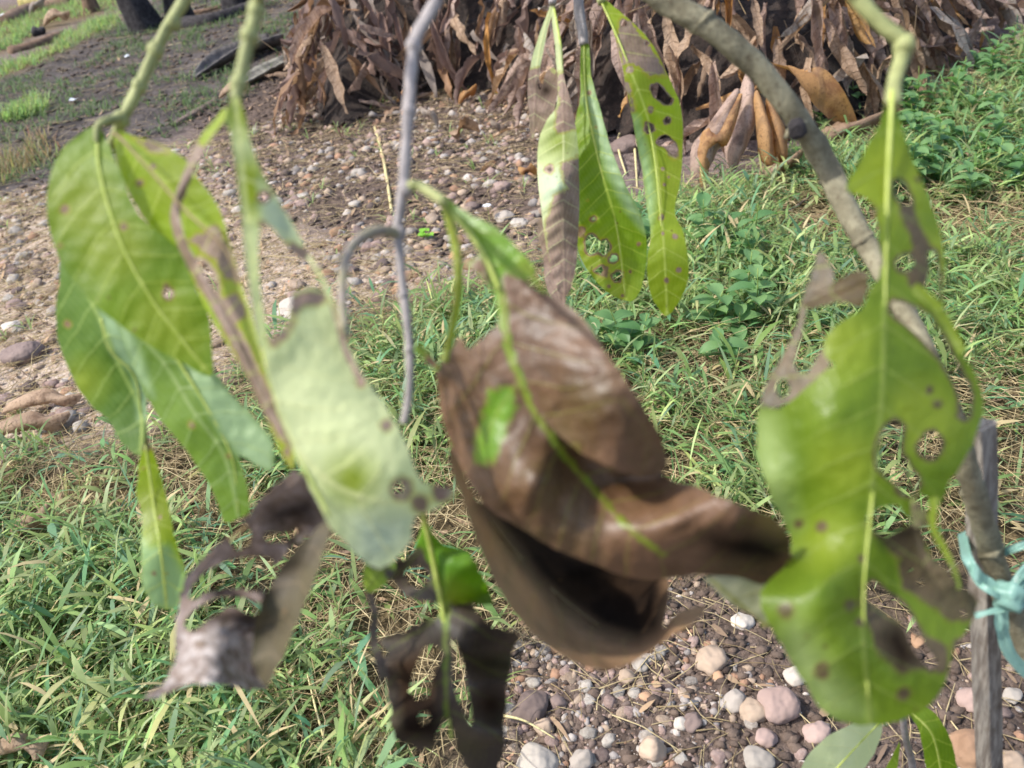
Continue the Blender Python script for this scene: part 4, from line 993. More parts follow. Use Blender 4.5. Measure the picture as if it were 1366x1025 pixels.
# --- stake and stem base
stake_base = G(1338, 1180); db = proj(stake_base)[2]
best = min((math.hypot(P(1308, 568, dt).x - stake_base.x, P(1308, 568, dt).y - stake_base.y), dt) for dt in np.arange(.5, 1.3, .01))
stake_top = P(1306, 566, best[1]); _k = min(range(200), key=lambda k: abs(proj(stake_base.lerp(stake_top, k / 200))[1] - 790)); D_TIE = proj(stake_base.lerp(stake_top, _k / 200))[2]; TIE_P = stake_base.lerp(stake_top, _k / 200)
D_TOP = best[1]; print('stake', best, stake_base, stake_top, 'tie depth', D_TIE)
def split_stake(a, b, w, t, mat):
    ax = (b - a).normalized(); vw = (CO - a.lerp(b, .6)); s_ = ax.cross(vw).normalized(); n_ = s_.cross(ax).normalized(); v = []; f = []; H = 26
    prof = [(-.5, -.3), (-.5, -.18), (.02, .55), (.08, .55), (.5, .0), (.5, -.3), (0, -.5)]
    for j in range(H + 1):
        q = a.lerp(b, j / H)
        for k, (u, e_) in enumerate(prof):
            nz = 1 + .10 * noise.noise(Vector((k * 2.3, j * .45, 1))) + .03 * noise.noise(Vector((k, j * 2.0, 9)))
            v.append(q + (s_ * u * w + n_ * e_ * t) * nz + (ax * .02 * noise.noise(Vector((k, 0, 4))) if j == H else Vector()))
    m_ = len(prof)
    for j in range(H):
        for k in range(m_): f.append((j * m_ + k, j * m_ + (k + 1) % m_, (j + 1) * m_ + (k + 1) % m_, (j + 1) * m_ + k))
    f.append(tuple(range(m_))[::-1]); f.append(tuple(range(H * m_, (H + 1) * m_))); return mesh('stake', v, f, mat, False)
N = NT('stake_wood'); p = N.pos(); mp = N.n('ShaderNodeMapping'); N.l(p, mp.inputs[0]); mp.inputs['Scale'].default_value = (1, 1, .07)
n1 = N.noise(mp.outputs[0], 260, 5, .65); n2 = N.noise(p, 40, 4)
cc = N.mix(N.ramp(n1, .35, .65), srgb(108, 99, 90), srgb(150, 143, 132)); cc = N.mix(N.math('MULTIPLY', N.ramp(n2, .5, .7), .5), cc, srgb(84, 68, 52))
M['stake'] = N.out(N.pbr(cc, .85, .2, N.bump(n1, .0015)))
wpx = D_TIE / FPX
o = top(split_stake(stake_base - Vector((0, 0, .05)), stake_top, 37 * wpx, 27 * wpx, M['stake']), 'stake', 'grey split-wood stake propping the sapling stem at right', 'stake')

stem_g = G(1560, 1330); stem_d = proj(stem_g)[2]
root = empty('sapling', (stem_g.x, stem_g.y, 0)); tag(root, 'sapling with drooping diseased green and brown leaves, tied to a wooden stake', 'sapling')
_kd = lambda t: .60 + (D_TOP - .055 - .60) * t
STEM = [(180, -520, .50, 9), (330, -500, .52, 11), (520, -420, .56, 14), (700, -240, .57, 17), (820, -60, .56, 20), (868, -12, .56, 21), (900, 8, .56, 22), (945, 36, .56, 22), (1008, 88, .57, 22), (1058, 150, .58, 21), (1098, 214, .60, 21), (1136, 292, _kd(.22), 19.5), (1175, 360, _kd(.44), 18.5), (1215, 430, _kd(.68), 18),
        (1262, 530, D_TOP - .055, 18), (1287, 610, D_TOP - .04, 19), (1300, 660, D_TOP * .75 + D_TIE * .25 - .035, 20), (1318, 720, D_TOP * .35 + D_TIE * .65 - .03, 20.5), (1338, 790, D_TIE - .03, 21), (1378, 880, D_TIE + .01, 22)]
pp = [P(x, y, d) for x, y, d, r in STEM] + [stem_g - Vector((0, 0, .02))]; rr = [r * .75 * d / FPX for x, y, d, r in STEM] + [.015]
v, f = tube(pp, rr, 14, 9, .2)
stem = link(mesh('stem', v, f, M['bark']), 'stem', root)
for (x, y, d, r, k) in ((938, 30, .56, 20, 1), (1060, 172, .578, 18, 1), (1108, 236, .60, 18, 0), (1150, 320, _kd(.31), 17, 0), (1297, 652, D_TOP * .75 + D_TIE * .25 - .035, 18, 0), (1322, 735, D_TOP * .3 + D_TIE * .7 - .03, 17, 0)):
    s = r * d / FPX; vs, fs = ico(2, x, (s * 1.0, s * 1.0, s * .42), .2)
    a = P(x - 10, y - 12, d); b = P(x + 10, y + 14, d); qd = (b - a).to_track_quat('Z', 'Y')
    link(mesh('stem_node', [P(x, y, d) + qd @ Vector(q) for q in vs], fs, M['bark']), 'stem_node', root)
# dark leaf scar
s = 13 * .578 / FPX; c0 = P(1063, 172, .578 - 17 * .578 / FPX); vs, fs = ico(2, 5, (s, s * 1.1, s * .5), .2)
nr = (CO - c0).to_track_quat('Z', 'Y'); link(mesh('leaf_scar', [c0 + nr @ Vector(q) for q in vs], fs, M['charred']), 'leaf_scar', root)

def twig(pts, r0, r1, mat, nodes=()):
    pp = [P(x, y, d) for x, y, d in pts]; n = len(pp); rr = [(r0 + (r1 - r0) * i / (n - 1)) * pts[i][2] / FPX for i in range(n)]
    v, f = tube(pp, rr, 10, 10, .26); t = link(mesh('twig', v, f, mat), 'twig', root)
    for (x, y, d, r) in nodes:
        s = r * d / FPX; vs, fs = ico(2, int(x), (s, s, s * 1.15), .15); link(mesh('bud', [P(x, y, d) + Vector(q) for q in vs], fs, mat), 'bud', t)
    return t
twig([(400, -480, .535), (330, -220, .47), (268, -40, .44), (246, 0, .44), (214, 55, .44), (186, 115, .44), (164, 158, .44), (150, 190, .45), (142, 198, .455)], 8.6, 6.8, M['twig'], [(231, 30, .44, 10), (186, 115, .44, 9.5), (207, 68, .44, 11), (161, 160, .44, 11)])
twig([(440, -460, .545), (390, -220, .42), (352, -40, .34), (344, 0, .34), (334, 45, .34), (322, 95, .34), (314, 132, .34)], 9, 8.6, M['twig'], [(341, 14, .34, 11), (333, 48, .34, 13), (318, 112, .34, 12)])
twig([(660, -290, .57), (634, -160, .46), (600, -40, .40), (584, 0, .40), (554, 55, .40), (548, 110, .40), (543, 180, .40), (538, 245, .40), (531, 310, .40), (538, 390, .40), (546, 460, .40), (546, 520, .40), (538, 565, .40)], 10.5, 5, M['twig_grey'], [(541, 252, .40, 12), (552, 62, .40, 11.5), (532, 312, .40, 10), (546, 150, .40, 10), (538, 395, .40, 8), (546, 468, .40, 7.5)])
twig([(860, -20, .56), (960, -120, .50), (1060, -110, .42), (1118, -40, .38), (1146, 0, .38), (1180, 36, .38), (1204, 58, .38), (1202, 80, .38), (1194, 110, .375), (1190, 140, .37)], 12, 10, M['twig'], [(1206, 62, .38, 15)])
twig([(700, -240, .57), (730, -140, .68), (738, -40, .74), (737, 6, .74)], 7, 6, M['twig_grey']); twig([(740, -170, .57), (758, -110, .68), (766, -40, .76), (772, 8, .76), (779, 60, .76)], 8, 7, M['twig_grey']); twig([(780, -110, .565), (785, -80, .66), (790, -40, .72), (803, 4, .72)], 7, 6, M['twig'])

# --- leaves -----------------------------------------------------------------
# left group
L = LeafGeo().sheet([(130, 168), (108, 178), (80, 204), (64, 248), (65, 300), (84, 354), (114, 395), (150, 426), (190, 455), (240, 482), (281, 502), (282, 462), (278, 420), (263, 390), (246, 345), (222, 318), (198, 300), (178, 275), (163, 235), (150, 205), (141, 184)],
    .42, [(130, 170), (133, 230), (160, 320), (200, 395), (240, 450), (279, 498)], ctrl=[(130, 170, .006), (70, 270, .004), (170, 250, .0), (150, 330, -.002), (270, 420, .002), (200, 450, .0), (280, 500, .004)],
    holes=[(224, 391, 7)], necro=[(165, 302, 5), (86, 279, 6), (80, 328, 4), (222, 381, 5)], yel=[(110, 275, 46), (150, 330, 45), (215, 430, 45), (240, 455, 30)], cup=-.002, W=80, ripple=.0012, rl=150)
L.build('large glossy green leaf with a yellow patch and one small hole', M['leaf'], root)
L.rib([(164, 158, .44), (150, 160, .432), (138, 163, .425), (130, 170, .424), (129, 190)], 7, 4, M['twig'], name='petiole'); L.rib([(130, 178), (134, 232), (160, 320), (200, 395), (242, 452), (276, 495)], 3.2, 1.2)
L = LeafGeo().sheet([(84, 340), (79, 380), (75, 410), (77, 452), (95, 500), (120, 540), (146, 562), (162, 590), (186, 608), (193, 582), (196, 540), (192, 500), (172, 455), (150, 415), (120, 370)],
    .47, [(90, 345), (135, 430), (160, 490), (188, 550), (188, 606)], ctrl=[(90, 350, .0), (80, 450, .012), (140, 450, -.002), (190, 540, .012), (186, 606, .01)], pale=[[(133, 415), (160, 425), (196, 500), (198, 560), (186, 560), (178, 500), (150, 470)]], necro=[(90, 432, 5)], yel=[(110, 510, 24)], cup=.004, W=60)
L.build('dark green leaf with a pale right half, lowest behind the glossy leaf', M['leaf_deep'], root); L.rib([(135, 425), (146, 466), (178, 500), (188, 550), (188, 600)], 2.6, 1.2)
L = LeafGeo().sheet([(150, 412), (195, 450), (240, 470), (284, 496), (312, 530), (340, 558), (363, 590), (363, 626), (345, 623), (318, 608), (330, 650), (332, 682), (316, 692), (299, 697), (290, 670), (275, 640), (248, 600), (214, 560), (190, 520), (170, 470)],
    .455, [(165, 430), (215, 480), (255, 545), (300, 610), (318, 690)], ctrl=[(165, 430, .0), (240, 480, -.002), (362, 610, -.004), (310, 560, -.002), (215, 545, .006), (260, 560, -.002), (316, 690, .008)],
    pale=[[(222, 455), (285, 496), (315, 530), (366, 588), (366, 630), (345, 625), (318, 608), (296, 580), (262, 520)], [(150, 412), (175, 440), (190, 480), (205, 530), (180, 500), (160, 450)]], necro=[(256, 567, 5), (305, 609, 4)], cup=.004, W=70)
L.build('long dull green leaf with a blue-green right lobe hanging under the glossy leaf', M['leaf_dull'], root); L.rib([(220, 455), (262, 520), (296, 580), (312, 620), (318, 685)], 3, 1.2)
L = LeafGeo().sheet([(154, 176), (176, 181), (212, 192), (246, 212), (264, 238), (292, 278), (306, 322), (320, 372), (338, 430), (356, 505), (384, 560), (394, 606), (388, 626), (370, 594), (350, 548), (328, 500), (300, 455), (276, 415), (256, 372), (236, 335), (212, 316), (190, 288), (170, 252), (156, 216)],
    .40, [(158, 180), (200, 225), (250, 282), (300, 330), (330, 420), (362, 530), (388, 610)], ctrl=[(158, 180, .03), (230, 250, .01), (300, 320, 0), (340, 480, -.02), (388, 610, -.03), (180, 260, .03), (280, 270, .0)],
    holes=[[(258, 352), (272, 350), (290, 380), (284, 396), (268, 378)]], necro=[[(176, 183), (205, 190), (225, 202), (205, 206)], [(250, 320), (290, 300), (312, 345), (322, 378), (300, 372), (285, 345)], [(288, 398), (318, 392), (330, 420), (305, 440)], [(300, 440), (316, 432), (350, 500), (388, 590), (388, 624), (345, 540)], (186, 245, 6), (205, 222, 4)], yel=[(235, 240, 40), (300, 350, 25)], cup=.005, W=60, halo=6, sp=5)
L.sheet(ribbon([(304, 148), (270, 190), (250, 235), (234, 285), (246, 332), (282, 396), (318, 462), (352, 535), (384, 596)], 12, 16), .385, [(304, 148), (250, 235), (234, 285), (282, 396), (384, 596)], ctrl=[(304, 148, -.02), (240, 290, 0), (384, 596, -.03)], necro=[[(262, 190), (200, 300), (250, 420), (400, 620), (420, 600), (300, 380), (262, 290), (280, 200)]], corr=0, cup=.004, W=10, sp=4)
L.build('pale yellow-green leaf with a dark midrib, withering to a brown lower strip', M['leaf_lime'], root); L.rib([(150, 178, .438), (160, 184), (200, 228), (250, 284), (300, 332), (318, 380)], 3.2, 2.4, M['midrib_brown'])

# front pale leaf with its torn upper half
L = LeafGeo().sheet([(350, 448), (362, 452), (382, 436), (388, 412), (392, 392), (415, 384), (440, 398), (452, 430), (470, 470), (490, 508), (522, 555), (546, 604), (562, 642), (598, 650), (606, 662), (574, 682), (552, 692), (548, 720), (532, 742), (510, 758), (490, 752), (466, 730), (440, 702), (420, 662), (396, 612), (376, 562), (357, 502)],
    .335, [(346, 440), (364, 520), (398, 600), (450, 650), (520, 670), (600, 660)], ctrl=[(350, 450, .0), (420, 400, .012), (500, 520, .006), (450, 560, -.002), (380, 580, .004), (600, 655, .012), (500, 750, .020), (520, 640, -.002), (450, 690, .010)],
    holes=[(531, 651, 7)], hj=1.5, jag=1.6, necro=[(536, 652, 15), (560, 672, 12), [(386, 398), (410, 386), (438, 396), (428, 404), (405, 408), (392, 426)], [(352, 446), (366, 450), (382, 436), (388, 420), (394, 432), (384, 452), (362, 462)], (516, 568, 8), (482, 512, 6), (590, 656, 14)], dark=[], yel=[(470, 640, 30)], pale=[[(470, 690), (550, 690), (545, 720), (500, 760), (470, 738)]], cup=.002, W=90, corr=.0002, pw=18)
L.sheet([(312, 128), (324, 146), (336, 196), (352, 236), (372, 268), (392, 302), (413, 346), (396, 342), (378, 322), (362, 303), (350, 300), (345, 320), (345, 360), (352, 420), (358, 462), (346, 462), (338, 420), (326, 330), (318, 250), (308, 180), (300, 160)],
    .335, [(314, 130), (322, 220), (332, 320), (348, 450)], ctrl=[(314, 130, 0), (348, 450, 0), (410, 345, .02), (370, 270, .01)], holes=[(352, 263, 6)], necro=[[(380, 322), (415, 336), (415, 350), (392, 348)], (350, 300, 5)], yel=[(325, 250, 40), (320, 150, 30)], pale=[[(345, 240), (372, 268), (410, 342), (380, 320), (350, 298)]], cup=.004, W=60)
L.sheet(ribbon([(411, 342), (432, 378), (448, 420), (462, 470), (484, 512)], 5, 9), .34, [(411, 342), (448, 420), (484, 512)], necro=[[(400, 330), (500, 520), (470, 520), (420, 400)]], corr=0, sp=4)
L.build('big pale leaf seen from below, torn to a thin strip above', M['leaf_pale'], root)
L.rib([(314, 130), (322, 220), (332, 320), (348, 450), (364, 520), (396, 604), (440, 690)], 6, 3.0)
L.rib([(532, 312, .40), (505, 308, .39), (476, 322, .375), (460, 352, .36), (456, 400, .35), (462, 450, .342)], 8.2, 5.5, M['twig_hook'], name='petiole')

# lower left withered leaves
L = LeafGeo().sheet([(184, 640), (186, 615), (194, 588), (204, 602), (216, 642), (226, 682), (234, 722), (246, 760), (247, 790), (230, 812), (208, 808), (192, 784), (188, 740), (190, 690), (182, 660)],
    .50, [(194, 592), (205, 670), (215, 740), (222, 810)], ctrl=[(194, 592, .0), (186, 660, .008), (246, 775, .01), (215, 740, -.004), (222, 810, .01)], pale=[[(186, 715), (200, 730), (226, 728), (250, 770), (240, 815), (200, 810), (184, 780)]], yel=[(205, 670, 34), (225, 805, 14)], necro=[(196, 596, 7), (214, 690, 3), (193, 625, 3), (206, 765, 3), (221, 766, 3)], cup=.003, W=30)
L.build('narrow yellow-green leaf hanging lowest at left', M['leaf_lime'], root); L.rib([(188, 520, .48), (192, 560, .49), (194, 592)], 3, 3, M['twig'], name='petiole'); L.rib([(194, 592), (205, 670), (215, 740), (222, 800)], 2.4, 1.2)
L = LeafGeo().sheet([(394, 628), (420, 650), (436, 676), (440, 700), (424, 706), (400, 722), (376, 744), (352, 780), (362, 806), (372, 822), (352, 850), (352, 884), (356, 918), (330, 919), (300, 914), (258, 912), (230, 922), (194, 934), (220, 908), (233, 880), (235, 844), (238, 808), (246, 778), (270, 744), (302, 716), (330, 690), (352, 660), (374, 642)],
    .385, [(400, 640), (340, 690), (262, 770), (250, 860), (200, 930)], ctrl=[(400, 640, -.01), (300, 720, .0), (240, 830, .014), (200, 930, -.01), (300, 870, -.012), (350, 910, -.004), (380, 690, .012), (350, 800, .012), (300, 800, .018)],
    holes=[[(252, 792), (276, 762), (318, 746), (356, 744), (364, 756), (352, 776), (345, 790), (312, 784), (278, 790), (262, 800)], [(246, 832), (266, 810), (300, 796), (340, 802), (352, 812), (336, 820), (312, 808), (296, 816), (276, 828), (258, 842)], [(304, 706), (322, 698), (336, 712), (332, 728), (314, 734)], [(352, 712), (376, 712), (398, 704), (384, 720), (360, 724)]],
    necro=[], pale=[[(240, 842), (300, 832), (350, 840), (356, 886), (356, 922), (195, 936), (236, 880)], [(390, 720), (432, 696), (440, 704), (400, 730), (376, 750)]], dark=[[(262, 832), (310, 806), (350, 820), (352, 836), (300, 834)], [(360, 680), (420, 660), (420, 690), (360, 700)]], base=.5, cup=.006, W=60, ripple=.010, rl=80, halo=4, jag=3.4, hj=3.2, rough=True, sp=4.5)
L.slot = 1
L.sheet([(440, 690), (440, 716), (430, 744), (418, 780), (402, 818), (388, 852), (372, 888), (356, 914), (346, 906), (336, 880), (338, 850), (350, 800), (372, 762), (400, 728), (428, 700)],
    .375, [(436, 696), (400, 770), (372, 840), (352, 910)], ctrl=[(436, 696, .0), (352, 910, .004), (345, 850, .008), (410, 800, -.004)], necro=[[(300, 600), (500, 600), (500, 1000), (300, 1000)]], dark=[], cup=-.012, W=40, ripple=.006, rl=90, jag=2.2, rough=True)
L.build('shrivelled grey-mauve leaf skeleton with large holes and a silvery tip', M['leaf_mauve'], root, M['leaf_olive'])
L.rib([(400, 640), (345, 690), (270, 752), (244, 800), (238, 850), (228, 890)], 4, 2, M['midrib_brown'])

# blackened leaf in the lower middle
L = LeafGeo().sheet([(566, 690), (578, 712), (592, 727), (620, 733), (636, 752), (648, 778), (658, 806), (634, 808), (648, 828), (668, 840), (688, 846), (682, 880), (676, 930), (671, 980), (666, 1024), (640, 1034), (618, 1020), (606, 990), (598, 956), (588, 972), (580, 992), (560, 1000), (536, 992), (524, 980), (520, 940), (514, 906), (504, 884), (516, 872), (508, 852), (524, 846), (548, 838), (566, 828), (586, 822), (584, 806), (560, 800), (536, 790), (516, 770), (528, 752), (548, 742), (556, 722)],
    .43, [(566, 694), (580, 760), (594, 840), (598, 920), (604, 1000)], ctrl=[(566, 694, .0), (594, 840, .0), (604, 1000, .01), (520, 900, .02), (680, 880, .014), (650, 800, .012), (640, 930, -.012), (625, 860, -.004), (540, 960, -.004), (535, 770, .016)],
    holes=[[(562, 870), (578, 860), (590, 872), (580, 900), (570, 930), (554, 934), (546, 915), (554, 890)], [(604, 850), (616, 880), (626, 930), (630, 968), (616, 950), (604, 900)], [(540, 762), (560, 756), (574, 772), (560, 784), (545, 778)], [(560, 952), (572, 950), (572, 962), (562, 966)]],
    necro=[[(600, 808), (634, 806), (700, 830), (700, 1040), (600, 1040), (598, 900)], [(590, 825), (592, 960), (586, 1010), (500, 1010), (490, 860), (540, 830)], [(584, 806), (578, 770), (562, 730), (500, 760), (520, 800)]],
    dark=[[(520, 880), (590, 850), (590, 990), (530, 990)], (655, 940, 20)], yel=[(598, 800, 20)], pale=[(640, 900, 10), (545, 930, 14), (622, 850, 10)], cup=.008, W=60, ripple=.012, rl=75, halo=5, jag=4.2, hj=3.6, rough=True, sp=4.2, corr=.0004)
L.sheet([(520, 742), (528, 756), (520, 772), (506, 786), (490, 790), (484, 770), (490, 744), (505, 735)], .43, [(525, 740), (490, 785)], necro=[(508, 742, 18), (520, 764, 8)], yel=[(495, 776, 20)])
L.sheet(ribbon([(492, 790), (500, 820), (498, 850), (506, 880), (512, 905)], 8, 14), .435, [(492, 790), (512, 905)], base=1, sp=4)
L.build('blackened ragged leaf with a green patch beside its midrib, hanging in the lower middle', M['leaf_black'], root)
L.rib([(560, 668, .40), (566, 694, .425), (580, 760), (594, 840), (598, 920), (602, 985)], 7, 3.5, M['midrib'])

# big brown leaf, and the cupped one behind it
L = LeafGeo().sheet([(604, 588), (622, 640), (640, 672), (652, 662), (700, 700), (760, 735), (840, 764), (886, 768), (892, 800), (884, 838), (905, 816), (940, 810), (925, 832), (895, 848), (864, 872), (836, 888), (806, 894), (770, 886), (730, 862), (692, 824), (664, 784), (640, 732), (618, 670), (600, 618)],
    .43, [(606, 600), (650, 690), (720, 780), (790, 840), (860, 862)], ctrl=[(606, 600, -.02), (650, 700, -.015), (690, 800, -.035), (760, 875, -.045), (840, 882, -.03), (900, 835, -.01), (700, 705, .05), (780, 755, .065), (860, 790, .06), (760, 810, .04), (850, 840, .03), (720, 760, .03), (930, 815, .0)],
    necro=[[(500, 500), (1000, 500), (1000, 950), (500, 950)]], dark=[[(640, 676), (652, 662), (760, 730), (890, 765), (892, 800), (884, 842), (852, 858), (800, 842), (756, 812), (716, 775), (676, 720)]], yel=[], ripple=.0, jag=1.2, corr=.0005)  # dark: shade inside the cup, put into the leaf colour
L.build('cupped brown leaf with shade painted into its hollow, beneath the big brown leaf', M['leaf_cupped'], root); L.rib([(650, 690), (690, 740), (740, 790), (800, 836)], 3, 2, M['midrib_brown'])
L = LeafGeo().sheet([(560, 246), (592, 260), (622, 284), (662, 304), (700, 342), (716, 362), (704, 372), (720, 390), (748, 402), (782, 430), (816, 482), (850, 530), (880, 580), (889, 616), (884, 634), (930, 650), (982, 672), (1032, 692), (1054, 722), (1046, 762), (1018, 782), (978, 772), (930, 766), (888, 772), (838, 770), (790, 752), (740, 732), (700, 708), (660, 684), (640, 664), (620, 632), (604, 600), (590, 560), (582, 502), (588, 486), (600, 470), (614, 448), (624, 466), (644, 450), (664, 432), (662, 404), (654, 384), (634, 362), (622, 352), (640, 340), (626, 318), (606, 292), (580, 262)],
    .375, [(562, 250), (610, 290), (640, 330), (666, 384), (680, 470), (718, 556), (780, 640), (840, 706), (900, 750), (960, 776), (1016, 782)],
    ctrl=[(562, 250, .025), (640, 320, .01), (670, 400, .004), (590, 500, .016), (620, 630, .016), (680, 480, .0), (720, 560, .0), (760, 470, -.008), (840, 540, -.004), (800, 540, -.020), (884, 590, .016), (850, 600, .0), (840, 628, .022), (884, 640, .018), (780, 600, .012), (760, 640, .004), (900, 690, -.012), (980, 690, -.018), (1030, 720, .004), (960, 745, .010), (1040, 755, .018), (840, 700, -.004), (720, 640, -.016), (700, 690, -.006), (830, 765, .012), (930, 765, .016), (650, 570, .006)],
    holes=[(740, 424, 5)], necro=[[(672, 366), (700, 376), (720, 388), (748, 400), (900, 560), (1100, 700), (1100, 800), (800, 790), (640, 690), (570, 520), (600, 450), (662, 430), (690, 470), (676, 420)], [(622, 352), (640, 345), (658, 384), (640, 366)]],
    dark=[[(940, 712), (1000, 708), (1046, 726), (1040, 752), (1000, 752), (950, 740)]], yel=[(700, 356, 10)], pale=[], cup=.0, W=120, corr=.0005, halo=3, jag=1.0, sp=5.5)  # dark: shaded band of the curling tip, painted on
# carve the living green island back out of the dead tissue
def green_island(Lf, polys, amt=1.0, w=7):
    pr = np.array([proj(q)[:2] for q in Lf.v]); g_ = amt * patch_field(pr[:, 0], pr[:, 1], polys, w); a = np.array(Lf.at['necro']); Lf.at['necro'] = list(np.minimum(a, 1 - g_))
green_island(L, [[(648, 518), (690, 512), (690, 545), (674, 590), (660, 622), (632, 622), (634, 580)]], .92, 12)
green_island(L, [ribbon([(562, 250), (610, 290), (640, 330), (666, 384), (680, 470), (716, 552), (752, 606), (785, 645), (840, 706), (890, 744)], 17, 8)], .95, 7)
L.sheet([(684, 470), (690, 430), (720, 392), (748, 402), (782, 430), (816, 482), (850, 530), (880, 580), (890, 616), (884, 630), (862, 636), (836, 632), (806, 620), (774, 604), (744, 578), (712, 542)], .373, [(676, 420), (690, 480), (716, 550), (760, 600)], ctrl=[(690, 450, .001), (748, 402, -.002), (712, 542, .001), (800, 540, -.022), (760, 470, -.012), (850, 560, -.020), (884, 600, -.002), (840, 630, -.010), (780, 602, -.010), (744, 576, -.003), (862, 632, -.004)], base=1, corr=.0004, jag=1.0, sp=5.5, cup=0, W=200)
L.sheet(ribbon([(590, 264), (602, 300), (611, 350), (610, 400), (602, 445), (592, 482)], 14, 9), .37, [(590, 264), (611, 350), (592, 482)], yel=[(605, 400, 200)], corr=0, cup=.002, W=8, sp=4)
L.sheet(ribbon([(700, 352), (716, 378), (728, 392)], 8, 5), .374, [(700, 352), (728, 392)], sp=4)
L.sheet(ribbon([(556, 462), (572, 480), (586, 492)], 12, 8), .385, [(556, 462), (586, 492)], necro=[(575, 482, 8)], sp=4)
L.sheet([(985, 770), (1018, 780), (1046, 764), (1040, 800), (1022, 838), (1004, 820), (975, 806), (952, 784), (940, 770)], .385, [(950, 775), (1020, 835)], pale=[(1000, 800, 90)], corr=0, cup=0, ctrl=[(950, 775, .0), (1020, 835, .01), (1040, 770, .004)])
L.build('big brown withered leaf with a yellow-green midrib and one green island', M['leaf_brown'], root)
L.rib([(541, 250, .40), (552, 248, .398), (562, 250, .398), (590, 268)], 8, 7, M['twig'], name='petiole')
L.rib([(590, 272, .387), (612, 294, .383), (642, 334, .381), (666, 386, .378)], 7, 5)

# large holed green leaf at right
HOLES = [[(1192, 402), (1216, 409), (1240, 421), (1257, 448), (1273, 480), (1291, 513), (1296, 536), (1290, 558), (1279, 556), (1279, 530), (1258, 484), (1232, 454), (1202, 428), (1188, 415)], [(1237, 336), (1250, 342), (1253, 392), (1244, 397), (1234, 384), (1240, 360)],
         [(1170, 592), (1188, 563), (1206, 570), (1202, 600), (1214, 622), (1228, 644), (1214, 664), (1190, 642), (1170, 622)], [(1226, 590), (1244, 575), (1256, 590), (1246, 612), (1228, 606)],
         [(1152, 788), (1166, 776), (1186, 792), (1210, 812), (1234, 858), (1250, 884), (1240, 892), (1220, 868), (1200, 832), (1162, 806)], [(1196, 348), (1212, 340), (1220, 352), (1210, 362), (1198, 358)], (1285, 818, 4), (1228, 778, 4), (1215, 760, 3),
         [(1192, 246), (1200, 240), (1210, 254), (1216, 270), (1206, 272), (1196, 262)]]
L = LeafGeo().sheet([(1190, 128), (1200, 160), (1218, 215), (1240, 268), (1256, 318), (1260, 366), (1258, 396), (1264, 432), (1284, 468), (1306, 512), (1312, 546), (1300, 584), (1284, 618), (1268, 642), (1250, 680), (1240, 690), (1238, 664), (1222, 662), (1212, 690), (1200, 676), (1178, 676), (1158, 688), (1160, 704), (1184, 716), (1206, 704), (1224, 700), (1244, 744), (1268, 776), (1304, 798), (1296, 830), (1270, 872), (1262, 906), (1240, 942), (1206, 960), (1180, 966), (1146, 968), (1102, 952), (1066, 900), (1044, 862), (1024, 830), (1014, 792), (1048, 752), (1056, 720), (1042, 690), (1020, 640), (1010, 590), (1014, 540), (1030, 546), (1050, 540), (1080, 512), (1104, 492), (1114, 486), (1098, 472), (1104, 446), (1130, 424), (1150, 412), (1162, 384), (1176, 360), (1172, 320), (1166, 280), (1152, 262), (1128, 252), (1148, 212), (1172, 168), (1182, 140)],
    .365, [(1190, 130), (1184, 250), (1180, 400), (1176, 540), (1160, 680), (1150, 800), (1160, 960)],
    ctrl=[(1190, 130, .01), (1184, 300, .0), (1176, 540, -.004), (1015, 560, .020), (1030, 640, .010), (1100, 560, -.006), (1160, 700, .004), (1050, 730, .026), (1016, 792, -.004), (1100, 780, -.012), (1160, 800, .008), (1060, 890, .008), (1150, 960, .014), (1120, 880, -.006), (1290, 800, .02), (1220, 900, .0), (1250, 520, .004), (1306, 545, .010), (1250, 300, .010), (1250, 670, .006)],
    holes=HOLES, necro=[[(1130, 258), (1168, 275), (1176, 352), (1160, 380), (1140, 340), (1130, 290)], [(1196, 262), (1214, 268), (1240, 330), (1236, 380), (1216, 385), (1206, 350), (1222, 330), (1206, 300)], [(1158, 700), (1184, 716), (1226, 694), (1240, 726), (1212, 744), (1188, 736)], [(1196, 748), (1226, 730), (1254, 748), (1306, 790), (1302, 828), (1270, 828), (1236, 806), (1206, 784)], [(1148, 800), (1180, 806), (1204, 842), (1238, 888), (1204, 898), (1172, 876), (1162, 840)], [(1236, 850), (1266, 862), (1262, 900), (1240, 894)], (1280, 860, 10), (1150, 745, 5), (1046, 742, 10), (1048, 815, 11), (1135, 808, 8), (1146, 830, 6), (1096, 895, 10), (1205, 925, 9), (1096, 702, 7), (1066, 700, 6), (1250, 540, 6), (1240, 520, 5), (1200, 655, 7), (1225, 240, 4)],
    dark=[[(1175, 850), (1200, 830), (1230, 880), (1200, 900)], [(1160, 700), (1184, 716), (1224, 698), (1216, 716), (1180, 726)]], yel=[(1230, 560, 50), (1120, 460, 40), (1180, 250, 60), (1130, 620, 40), (1250, 350, 40), (1110, 720, 40)], pale=[[(1010, 545), (1030, 560), (1040, 600), (1050, 660), (1060, 700), (1040, 700), (1015, 640)], [(1050, 840), (1060, 820), (1110, 900), (1150, 950), (1100, 955), (1050, 880)]], cup=.003, W=120, ripple=.0012, rl=160, corr=.0001, halo=4, jag=2.0, hj=2.2, sp=6, pw=26)
